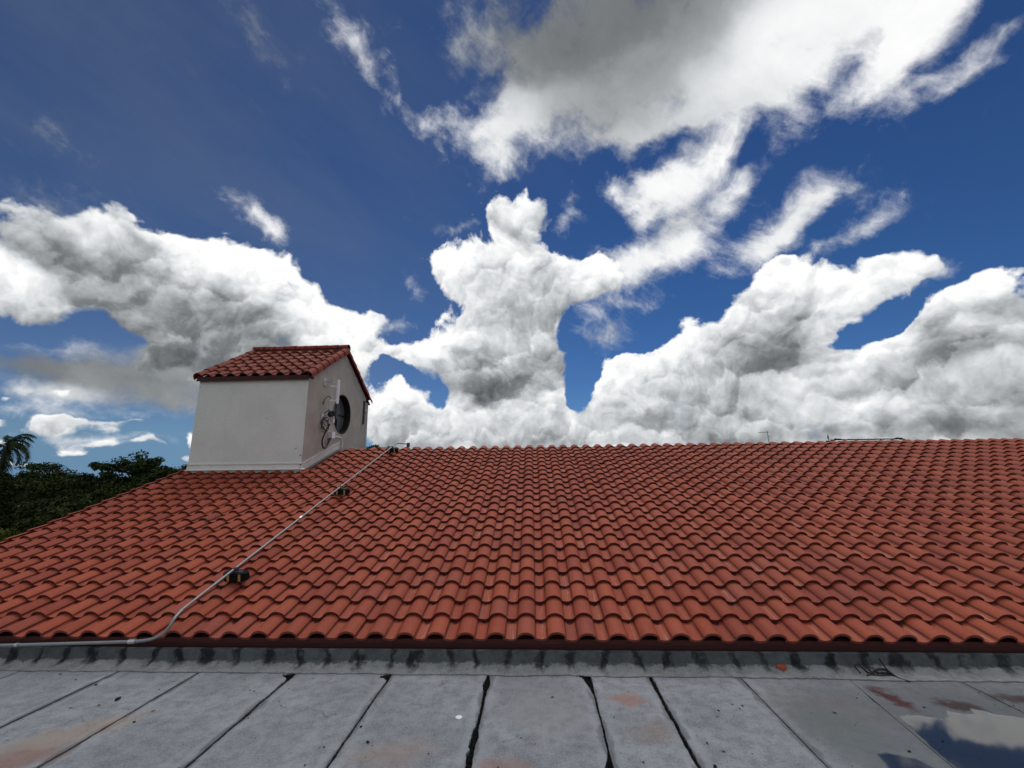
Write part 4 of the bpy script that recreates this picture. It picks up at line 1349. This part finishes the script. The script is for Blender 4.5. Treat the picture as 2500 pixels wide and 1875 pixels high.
def support(x, jrow, label):
    o0 = P_roof(x - E0.x, jrow * ROW, 0.0)
    t = thing('pipe_support', tuple(o0), label, 'pipe support', 'rubber supports under the conduit')
    fr = (o0, SV, NV, XV)
    mb = MB()
    hl = 0.095
    # long hexagon in plan with a lower edge that follows the tiles
    base = [(-0.065, -0.004), (0.065, -0.004), (0.050, 0.092), (-0.050, 0.092)]
    n0 = len(mb.v)
    secs = [(-0.150, 0.45), (-0.105, 1.0), (0.105, 1.0), (0.150, 0.45)]
    for (xx, k) in secs:
        for (a, h) in base:
            mb.v.append(tuple(o0 + XV * xx + SV * (a * k) + NV * (h if k == 1.0 else h * 0.86 + 0.004)))
    for s in range(3):
        for k in range(4):
            a = n0 + s * 4 + k
            b2 = n0 + s * 4 + (k + 1) % 4
            mb.f.append((a, b2, b2 + 4, a + 4)); mb.m.append(0)
    mb.f.append((n0 + 3, n0 + 2, n0 + 1, n0)); mb.m.append(0)
    mb.f.append((n0 + 12, n0 + 13, n0 + 14, n0 + 15)); mb.m.append(0)
    mb.build('body', M_RUBBER, t)
    for xx in (-0.082, 0.060):
        mb = MB()
        for (x0, x1) in ((xx, xx + 0.030),):
            f = lambda a, h, x: o0 + XV * x + SV * a + NV * h
            mb.face([f(-0.067, 0.004, x0), f(-0.067, 0.004, x1), f(-0.053, 0.083, x1), f(-0.053, 0.083, x0)])
            mb.face([f(-0.0655, 0.004, x0), f(-0.067, 0.004, x0), f(-0.053, 0.083, x0), f(-0.0515, 0.083, x0)])
            mb.face([f(-0.067, 0.004, x1), f(-0.0655, 0.004, x1), f(-0.0515, 0.083, x1), f(-0.053, 0.083, x1)])
        mb.build('reflective_strip', M_YELLOW, t)
    mb = MB()
    mb.box((-0.09, -0.020, 0.0925), (0.09, 0.020, 0.0965), (o0, XV, SV, NV))
    mb.box((-0.030, -0.014, 0.097), (-0.021, 0.014, 0.142), (o0, XV, SV, NV))
    mb.box((0.021, -0.014, 0.097), (0.030, 0.014, 0.142), (o0, XV, SV, NV))
    mb.box((-0.030, -0.014, 0.1365), (0.030, 0.014, 0.144), (o0, XV, SV, NV))
    mb.build('clamp', M_DGREY, t)
    return t


support(-3.688, 3.10, 'black rubber block with two yellow strips holding the conduit, lowest on the slope')
support(-3.632, 12.55, 'black rubber block with two yellow strips holding the conduit, halfway up the slope')
support(-3.600, 22.10, 'black rubber block holding the conduit end, right at the ridge')

# stray wire lying on the tiles
mb = MB()
q0 = P_roof(-4.05, 8.05 * ROW, 0.012)
pts = [P_roof(-4.05 + a, s * ROW, n) for (a, s, n) in ((-0.10, 9.05, 0.03), (-0.02, 8.75, 0.015), (-0.13, 8.45, 0.03), (-0.02, 8.1, 0.01), (0.02, 7.8, 0.012), (-0.16, 7.62, 0.012), (-0.42, 7.55, -0.01))]
mb.tube(smooth_path([p + XV * -1.05 for p in pts], 5), 0.006, 6)
tag(mb.build('stray_wire', M_WIRE, smooth=True), 'thin dark wire lying in a kink on the tiles left of the conduit', 'wire')

# ------------------------------------------------------------------ small things on the flat roof
mb = MB()
n = 24
cx, cy = -0.615, 3.753
for (r, z) in ((0.026, 0.0006), (0.026, 0.004), (0.023, 0.0055)):
    mb.v += [(cx + r * math.cos(2 * math.pi * k / n), cy + r * math.sin(2 * math.pi * k / n), z) for k in range(n)]
for s in range(2):
    for k in range(n):
        mb.f.append((s * n + k, s * n + (k + 1) % n, (s + 1) * n + (k + 1) % n, (s + 1) * n + k)); mb.m.append(0)
mb.f.append(tuple(2 * n + k for k in range(n))); mb.m.append(0)
tag(mb.build('plastic_disc', M_WHITE), 'small round white disc lying on the concrete slab beside the broken joint', 'disc')

mb = MB()
sh = [(2.205, 4.575), (2.262, 4.548), (2.305, 4.578), (2.290, 4.598), (2.235, 4.600)]
zs = [0.048, 0.040, 0.046, 0.052, 0.055]
b0 = len(mb.v)
mb.v += [(p[0], p[1], z + 0.012) for p, z in zip(sh, zs)] + [(p[0], p[1], z - 0.012) for p, z in zip(sh, zs)]
mb.f.append((0, 1, 2, 3, 4)); mb.m.append(0)
for k in range(5):
    mb.f.append((k, 5 + k, 5 + (k + 1) % 5, (k + 1) % 5)); mb.m.append(0)
tag(mb.build('tile_shard', M_TILE), 'broken piece of red tile lying on the mortar below the eaves', 'tile shard')

mb = MB()
cx, cy = 3.06, 4.515
loops = [
    [(-0.14, 0.01, 0.03), (-0.17, 0.03, 0.075), (-0.13, 0.035, 0.085), (-0.07, 0.02, 0.03), (0.0, -0.01, 0.018), (0.08, 0.0, 0.03), (0.10, 0.03, 0.05), (0.03, 0.03, 0.055), (-0.06, 0.0, 0.03), (-0.10, -0.02, 0.014)],
    [(-0.11, -0.02, 0.016), (-0.03, 0.02, 0.035), (0.05, 0.01, 0.025), (0.13, -0.02, 0.016), (0.08, 0.01, 0.05), (0.0, 0.02, 0.045), (-0.06, -0.01, 0.02), (0.02, -0.02, 0.013), (0.12, -0.01, 0.02)],
    [(0.07, 0.05, 0.135), (0.085, 0.04, 0.10), (0.10, 0.02, 0.06), (0.125, -0.01, 0.03), (0.15, -0.05, 0.012), (0.20, -0.10, 0.008)],
    [(-0.06, 0.02, 0.06), (-0.02, 0.0, 0.02), (0.06, 0.02, 0.03), (0.14, 0.0, 0.02)],
]
for lp in loops:
    mb.tube(smooth_path([(cx + p[0], cy + p[1], p[2]) for p in lp], 5), 0.0062, 6)
tag(mb.build('cable_tangle', M_WIRE, smooth=True), 'tangled knot of black cable lying against the upstand near the puddle', 'cable')

# dead leaves and grit
mb = MB()
rg = np.random.default_rng(21)
spots = [(-1.20, 3.42, 0.016), (-0.13, 3.5, 0.008), (1.10, 3.22, 0.03), (-4.0, 4.2, 0.02), (-3.55, 3.95, 0.035), (1.40, 3.9, 0.012), (1.55, 4.0, 0.010), (1.62, 3.98, 0.014)]
for k in range(520):
    spots.append((rg.uniform(-4.6, 4.3), rg.uniform(2.7, 4.46), float(rg.choice([0.003, 0.0045, 0.006, 0.009, 0.014], p=[0.38, 0.30, 0.19, 0.09, 0.04]))))
for (x, y, r) in spots:
    a = rg.uniform(0, 6.28)
    el = rg.uniform(0.3, 0.8)
    pts = []
    nn = 6
    for k in range(nn):
        w = 2 * math.pi * k / nn
        rr = r * rg.uniform(0.7, 1.2)
        px_, py_ = rr * math.cos(w), rr * el * math.sin(w)
        pts.append((x + px_ * math.cos(a) - py_ * math.sin(a), y + px_ * math.sin(a) + py_ * math.cos(a), 0.002 + 0.3 * r * rg.random()))
    mb.face(pts)
tag(mb.build('leaf_litter', M_MOSS), kind='stuff')

# ------------------------------------------------------------------ puddle
m, g, b = new_mat('puddle_water')
nt = m.node_tree
nt.nodes.remove(b)
gl = g.n('ShaderNodeBsdfGlossy')
gl.inputs['Roughness'].default_value = 0.03
tr = g.n('ShaderNodeBsdfTransparent')
tr.inputs[0].default_value = (0.62, 0.64, 0.66, 1)
fr = g.n('ShaderNodeFresnel')
fr.inputs['IOR'].default_value = 1.85
mx = g.n('ShaderNodeMixShader')
g.put(mx.inputs[0], fr.outputs[0])
nt.links.new(tr.outputs[0], mx.inputs[1])
nt.links.new(gl.outputs[0], mx.inputs[2])
dp = g.n('ShaderNodeAttribute', attribute_name='depth')
thin = g.n('ShaderNodeBsdfTransparent')
mx2 = g.n('ShaderNodeMixShader')
pn = g.noise(g.n('ShaderNodeNewGeometry').outputs['Position'], 30.0, 4.0, 0.65)
g.put(mx2.inputs[0], g.smooth(g.math('ADD', dp.outputs['Fac'], g.math('MULTIPLY', g.math('SUBTRACT', pn, 0.5), 0.9)), 0.15, 0.85))
nt.links.new(thin.outputs[0], mx2.inputs[1])
nt.links.new(mx.outputs[0], mx2.inputs[2])
nt.links.new(mx2.outputs[0], nt.nodes['Material Output'].inputs[0])
M_WATER = m


def puddle(outline, label):
    out = []
    n = len(outline)
    for k in range(n):
        a, b2 = Vector(outline[k]), Vector(outline[(k + 1) % n])
        steps = max(2, int((b2 - a).length / 0.02))
        for s in range(steps):
            p = a.lerp(b2, s / steps)
            d = Vector((noise.noise(Vector((p.x * 7, p.y * 7, 1.0))), noise.noise(Vector((p.x * 7, p.y * 7, 9.0))))) * 0.022
            d += Vector((noise.noise(Vector((p.x * 30, p.y * 30, 1.0))), noise.noise(Vector((p.x * 30, p.y * 30, 9.0))))) * 0.008
            out.append((p.x + d.x, p.y + d.y, 0.0045))
    k = len(out)
    P2 = [Vector(p).to_2d() for p in out]
    area = sum(P2[q].x * P2[(q + 1) % k].y - P2[(q + 1) % k].x * P2[q].y for q in range(k))
    sg = 1.0 if area > 0 else -1.0
    inner = []
    for q in range(k):
        tg = P2[(q + 4) % k] - P2[q - 4]
        tg.normalize()
        w = 0.030 + 0.022 * noise.noise(Vector((P2[q].x * 9, P2[q].y * 9, 4.0)))
        inner.append((P2[q].x - sg * tg.y * w, P2[q].y + sg * tg.x * w, 0.0045))
    me = bpy.data.meshes.new('puddle')
    faces = [(q, (q + 1) % k, k + (q + 1) % k, k + q) for q in range(k)] + [tuple(range(k, 2 * k))]
    if sg < 0:
        faces = [f[::-1] for f in faces]
    me.from_pydata(out + inner, [], faces)
    at = me.attributes.new('depth', 'FLOAT', 'POINT')
    at.data.foreach_set('value', [0.0] * k + [1.0] * k)
    me.materials.append(M_WATER)
    return tag(link('puddle', me), label, 'puddle', kind='structure')


puddle([(2.70, 3.86), (2.80, 3.89), (2.935, 3.86), (3.00, 3.82), (3.08, 3.89), (3.14, 3.96), (3.22, 3.90), (3.30, 3.90), (3.345, 3.985), (3.43, 3.96), (3.48, 3.90), (3.57, 3.89),
        (3.64, 3.84), (3.75, 3.90), (4.1, 3.98), (4.5, 3.8), (4.7, 3.2), (4.4, 2.3), (3.6, 1.9), (2.6, 2.2), (2.50, 2.8), (2.58, 3.3), (2.65, 3.62)], 'shallow puddle')
puddle([(2.20, 3.40), (2.28, 3.42), (2.42, 3.36), (2.50, 3.20), (2.46, 2.8), (2.38, 2.3), (1.9, 2.2), (1.95, 2.7), (2.12, 3.1)], 'shallow puddle')

# ------------------------------------------------------------------ trees
def leaf_cloud(name, clumps, per, size, mat, parent, seed, flat=0.6, spread=1.0):
    """clumps: array of (x, y, z, r); leaf-sized diamond faces scattered through every clump"""
    rg = np.random.default_rng(seed)
    cl = np.repeat(np.array(clumps), per, axis=0)
    n = len(cl)
    d = rg.normal(0, 1, (n, 3))
    d /= np.linalg.norm(d, axis=1, keepdims=True)
    rad = rg.random(n) ** 0.45
    p = cl[:, :3] + d * (rad * cl[:, 3])[:, None] * np.array([1, 1, flat])
    nrm = rg.normal(0, 1, (n, 3)) * 0.7 + d * 0.5 + np.array([0, 0, 0.6])
    nrm /= np.linalg.norm(nrm, axis=1, keepdims=True)
    t = np.cross(nrm, rg.normal(0, 1, (n, 3)))
    t /= np.linalg.norm(t, axis=1, keepdims=True)
    bt = np.cross(nrm, t)
    s = size * rg.uniform(0.6, 1.35, n)[:, None]
    droop = np.array([0, 0, -0.25]) * s
    q = np.stack([p - t * s + droop, p - bt * s * 0.42, p + t * s + droop, p + bt * s * 0.42], 1).reshape(-1, 3)
    me = bpy.data.meshes.new(name)
    me.vertices.add(len(q))
    me.vertices.foreach_set('co', q.ravel())
    me.loops.add(n * 4)
    me.loops.foreach_set('vertex_index', np.arange(n * 4, dtype=np.int32))
    me.polygons.add(n)
    me.polygons.foreach_set('loop_start', np.arange(0, n * 4, 4, dtype=np.int32))
    me.update(calc_edges=True)
    me.materials.append(mat)
    return link(name, me, parent)


def tree(name, label, base, lobes, nclump, per, leaf, mat, seed, rclump=(0.35, 0.75), group=None, ztrunk=None):
    rg = np.random.default_rng(seed)
    t = thing(name, base, label, 'tree', group)
    B0 = Vector(base)
    tot = sum(l[3] * l[4] * l[5] for l in lobes)
    clumps = []
    mb = MB()
    fork = Vector((B0.x, B0.y, B0.z + (ztrunk or 3.0)))
    mb.tube([B0, B0.lerp(fork, 0.5) + Vector((0.1, 0, 0)), fork], [0.28, 0.22, 0.17], 8)
    for (x, y, z, rx, ry_, rz_) in lobes:
        k = max(4, int(nclump * rx * ry_ * rz_ / tot))
        mb.tube([fork, fork.lerp(Vector((x, y, z)), 0.55) + Vector((0, 0, -0.15)), Vector((x, y, z + rz_ * 0.3))], [0.13, 0.07, 0.02], 6)
        for _ in range(k):
            d = rg.normal(0, 1, 3)
            d /= np.linalg.norm(d)
            if d[2] < -0.3:
                d[2] *= -0.4
            rad = rg.uniform(0.62, 1.02)
            c = (x + d[0] * rx * rad, y + d[1] * ry_ * rad, z + d[2] * rz_ * rad, rg.uniform(*rclump))
            clumps.append(c)
            if rg.random() < 0.35:
                mb.tube([(x, y, z), ((x + c[0]) / 2, (y + c[1]) / 2, (z + c[2]) / 2 - 0.05), c[:3]], [0.045, 0.03, 0.012], 4)
    mb.build('trunk', M_BARK, t)
    leaf_cloud('crown', clumps, per, leaf, mat, t, seed + 5)
    return t


GZ = -4.5
tree('rain_tree', 'broad dark tree with uneven crown rising highest just left of the turret', (-24.6, 26.5, GZ),
     [(-24.6, 26.5, 0.7, 3.2, 2.4, 1.8), (-25.5, 26.0, 2.35, 1.5, 1.3, 0.85), (-24.0, 26.0, 2.55, 1.3, 1.2, 0.85), (-22.9, 26.5, 2.0, 1.2, 1.2, 0.85), (-27.0, 26.0, 1.7, 1.4, 1.3, 0.75), (-24.4, 25.2, -1.3, 3.2, 2.0, 1.5)],
     330, 110, 0.105, M_LEAF, 11, (0.30, 0.62))
tree('round_tree', 'rounded dark tree at the left beside the palm', (-31.6, 26.5, GZ),
     [(-31.4, 26.5, 1.75, 1.7, 1.6, 1.15), (-30.2, 26.2, 1.2, 1.4, 1.5, 1.1), (-32.8, 26.2, 1.3, 1.6, 1.5, 1.2), (-31.2, 25.4, -1.2, 3.0, 2.0, 1.7)],
     260, 110, 0.10, M_LEAF, 12, (0.30, 0.6))
tree('leafy_tree', 'small dark tree peeping over the roof edge close to the turret', (-21.9, 27.0, GZ),
     [(-22.2, 27.0, 1.9, 1.0, 0.9, 0.75), (-21.2, 27.0, 2.0, 0.9, 0.8, 0.6), (-21.6, 26.6, 0.4, 1.8, 1.2, 1.3)], 120, 95, 0.09, M_LEAF, 13, (0.25, 0.5))
tree('leafy_tree', 'dark tree filling the dip between the rounded tree and the broad tree', (-28.0, 24.0, GZ),
     [(-28.2, 25.0, 0.9, 1.9, 1.6, 1.4), (-27.0, 24.4, -0.2, 2.2, 1.8, 1.6), (-29.2, 24.0, -1.6, 2.4, 1.8, 1.5)], 210, 100, 0.10, M_LEAF, 14, (0.3, 0.6))
tree('leafy_tree', 'dark low tree directly behind the left slope of the tiles', (-21.6, 21.5, GZ),
     [(-21.2, 21.6, 0.0, 2.4, 1.8, 1.4), (-23.4, 21.2, -0.5, 2.2, 1.8, 1.5), (-19.2, 21.6, 0.7, 1.5, 1.2, 1.1), (-25.2, 20.6, -2.2, 2.0, 1.6, 1.4)], 270, 100, 0.10, M_LEAF, 15, (0.3, 0.62))
tree('feathery_tree', 'lighter yellow-green feathery tree at the lower left edge of the roof', (-21.8, 17.0, GZ),
     [(-21.2, 17.0, -0.9, 1.2, 1.1, 1.0), (-22.3, 16.8, -0.4, 1.1, 1.0, 0.9), (-20.2, 16.6, -1.9, 1.4, 1.1, 0.8), (-21.8, 16.4, -2.3, 1.8, 1.2, 0.9)], 150, 90, 0.065, M_LEAF2, 16, (0.25, 0.5))
tree('ridge_tree', 'tree top just showing above the ridge tiles right of the turret', (-11.2, 31.0, GZ),
     [(-11.5, 31.0, 3.75, 0.75, 0.7, 0.52), (-10.6, 31.0, 3.50, 0.95, 0.8, 0.48), (-11.3, 31.0, 2.2, 1.8, 1.4, 1.2), (-8.75, 31.0, 3.60, 0.45, 0.45, 0.36)], 90, 60, 0.115, M_LEAF, 17, (0.22, 0.42), ztrunk=4.5)
tree('leafy_tree', 'dark crown under the palm fronds at the left edge', (-34.0, 26.0, GZ),
     [(-33.2, 26.0, 1.6, 0.7, 0.7, 0.9), (-34.0, 26.0, 0.0, 2.0, 1.6, 1.7)], 70, 85, 0.10, M_LEAF, 18, (0.28, 0.5))

# wind-blown palm
palm = thing('palm_tree', (-33.3, 26.0, GZ), 'wind-blown palm with drooping dark fronds above the trees at the left edge', 'tree')
mb = MB()
mb.tube([(-33.6, 26.0, GZ), (-33.5, 26.0, 0.0), (-33.35, 26.0, 3.95)], [0.22, 0.17, 0.13], 10)
mb.build('trunk', M_BARK, palm)
PC = Vector((-33.35, 26.0, 3.95))
rg = np.random.default_rng(77)
for k in range(15):
    if k < 11:
        yaw = rg.uniform(-0.9, 0.9)
        rise = [1.45, 1.2, 1.0, 0.85, 0.7, 0.45, 0.2, 0.0, -0.3, -0.6, 1.3][k]
        L = rg.uniform(1.5, 2.15)
    else:
        yaw = math.pi + rg.uniform(-0.8, 0.8)
        rise = rg.uniform(-0.4, 0.8)
        L = rg.uniform(1.4, 2.0)
    hd = Vector((math.cos(yaw), math.sin(yaw), 0))
    pts = []
    p = PC.copy()
    ang = rise
    for s in range(11):
        pts.append(p.copy())
        p = p + (hd * math.cos(ang) + ZV * math.sin(ang)) * (L / 10)
        ang -= 0.17 + 0.02 * s
    mb = MB()
    mb.tube(pts, [0.03 - 0.002 * i for i in range(11)], 4)
    for s in range(2, 31):
        t = s / 30
        i = min(9, int(t * 10))
        c = pts[i].lerp(pts[i + 1], t * 10 - i)
        tang = (pts[i + 1] - pts[i]).normalized()
        sd = tang.cross(ZV)
        if sd.length < 0.1:
            sd = Vector((0, 1, 0))
        sd.normalize()
        for sg in (-1, 1):
            ll = 0.62 * math.sin(math.pi * (0.15 + 0.8 * t)) * rg.uniform(0.8, 1.15)
            tip = c + sd * (sg * ll * 0.55) + tang * (ll * 0.55) + Vector((0.22 * ll, 0, -ll * rg.uniform(0.35, 0.7)))
            mid = c.lerp(tip, 0.5) + ZV * 0.04
            wd = tang * 0.028
            mb.face([c - wd, mid - wd, mid + wd, c + wd])
            mb.face([mid - wd, tip, mid + wd])
    mb.build('frond', M_PALM, palm)

# ------------------------------------------------------------------ far beyond the ridge
nb = thing('neighbouring_house', (31.2, 42.0, GZ), 'distant house whose dark brown tiled ridge shows above the red tiles at the right', 'house')
mb = MB()
xa, xb, zr_ = 28.45, 33.75, 4.66
for y0, y1 in ((38.0, 42.0), (46.0, 42.0)):
    q = [(xa - 4.5, y0, 2.9), (xb + 4.5, y0, 2.9), (xb, y1, zr_), (xa, y1, zr_)]
    mb.face(q if y0 < 42 else q[::-1])
mb.face([(xa - 4.5, 46, 2.9), (xa - 4.5, 38, 2.9), (xa, 42, zr_)])
mb.face([(xb + 4.5, 38, 2.9), (xb + 4.5, 46, 2.9), (xb, 42, zr_)])
rf = mb.build('roof', M_DKTILE, nb)
WORLD_INV[rf.name] = Matrix.Identity(4)
me = barrel_mesh('ridge_tile', XV, ZV, YV, 0.36, 0.095, 0.075, -0.2, math.pi + 0.2, 0.02, M_DKTILE, seg=6)
for k in range(18):
    o = bpy.data.objects.new('ridge_tile', me)
    col.objects.link(o)
    o.parent = rf
    o.matrix_basis = Matrix.Translation((xa + k * 0.295, 42.0, zr_ + 0.09 + 0.012 * math.sin(k * 2.3)))
for (x, sg) in ((xa, -1), (xb, 1)):
    for dz, dx in ((0.12, 0.1), (0.06, 0.45), (-0.04, 0.9)):
        o = bpy.data.objects.new('ridge_tile', me)
        col.objects.link(o)
        o.parent = rf
        o.matrix_basis = Matrix.Translation((x + sg * dx - 0.18, 42.0, zr_ + dz)) @ Matrix.Scale(1.5 if dx < 0.2 else 1.1, 4)
mb = MB()
mb.box((xa - 4.0, 38.5, GZ + 0.01), (xb + 4.0, 45.5, 2.895))
mb.build('wall', M_WALL, nb)

an = thing('aerial', (21.1, 40.0, GZ), 'thin television aerial with its boom pointing left, above the ridge', 'aerial')
mb = MB()
mb.tube([(21.12, 40, GZ), (21.12, 40, 3.0), (21.06, 40, 5.50)], 0.022, 6)
mb.build('mast', M_DGREY, an)
mb = MB()
mb.tube([(20.25, 40, 5.40), (21.2, 40, 5.42)], 0.014, 6)
for k in range(7):
    x = 20.3 + k * 0.13
    mb.tube([(x, 39.8, 5.41), (x, 40.2, 5.41)], 0.008, 5)
mb.tube([(21.08, 40, 5.05), (21.25, 40, 5.06)], 0.02, 5)
mb.build('boom', M_DGREY, an)
mb = MB()
mb.tube([(26.3, 40, GZ), (26.29, 40, 5.12)], 0.03, 6)
mb.tube([(26.26, 40, 5.02), (26.26, 40, 4.75)], 0.05, 6)
tag(mb.build('short_mast', M_DGREY), 'short dark mast between the aerial and the brown tiled ridge', 'mast')
for x in (29.3, 31.5, 33.4, 36.8):
    pass
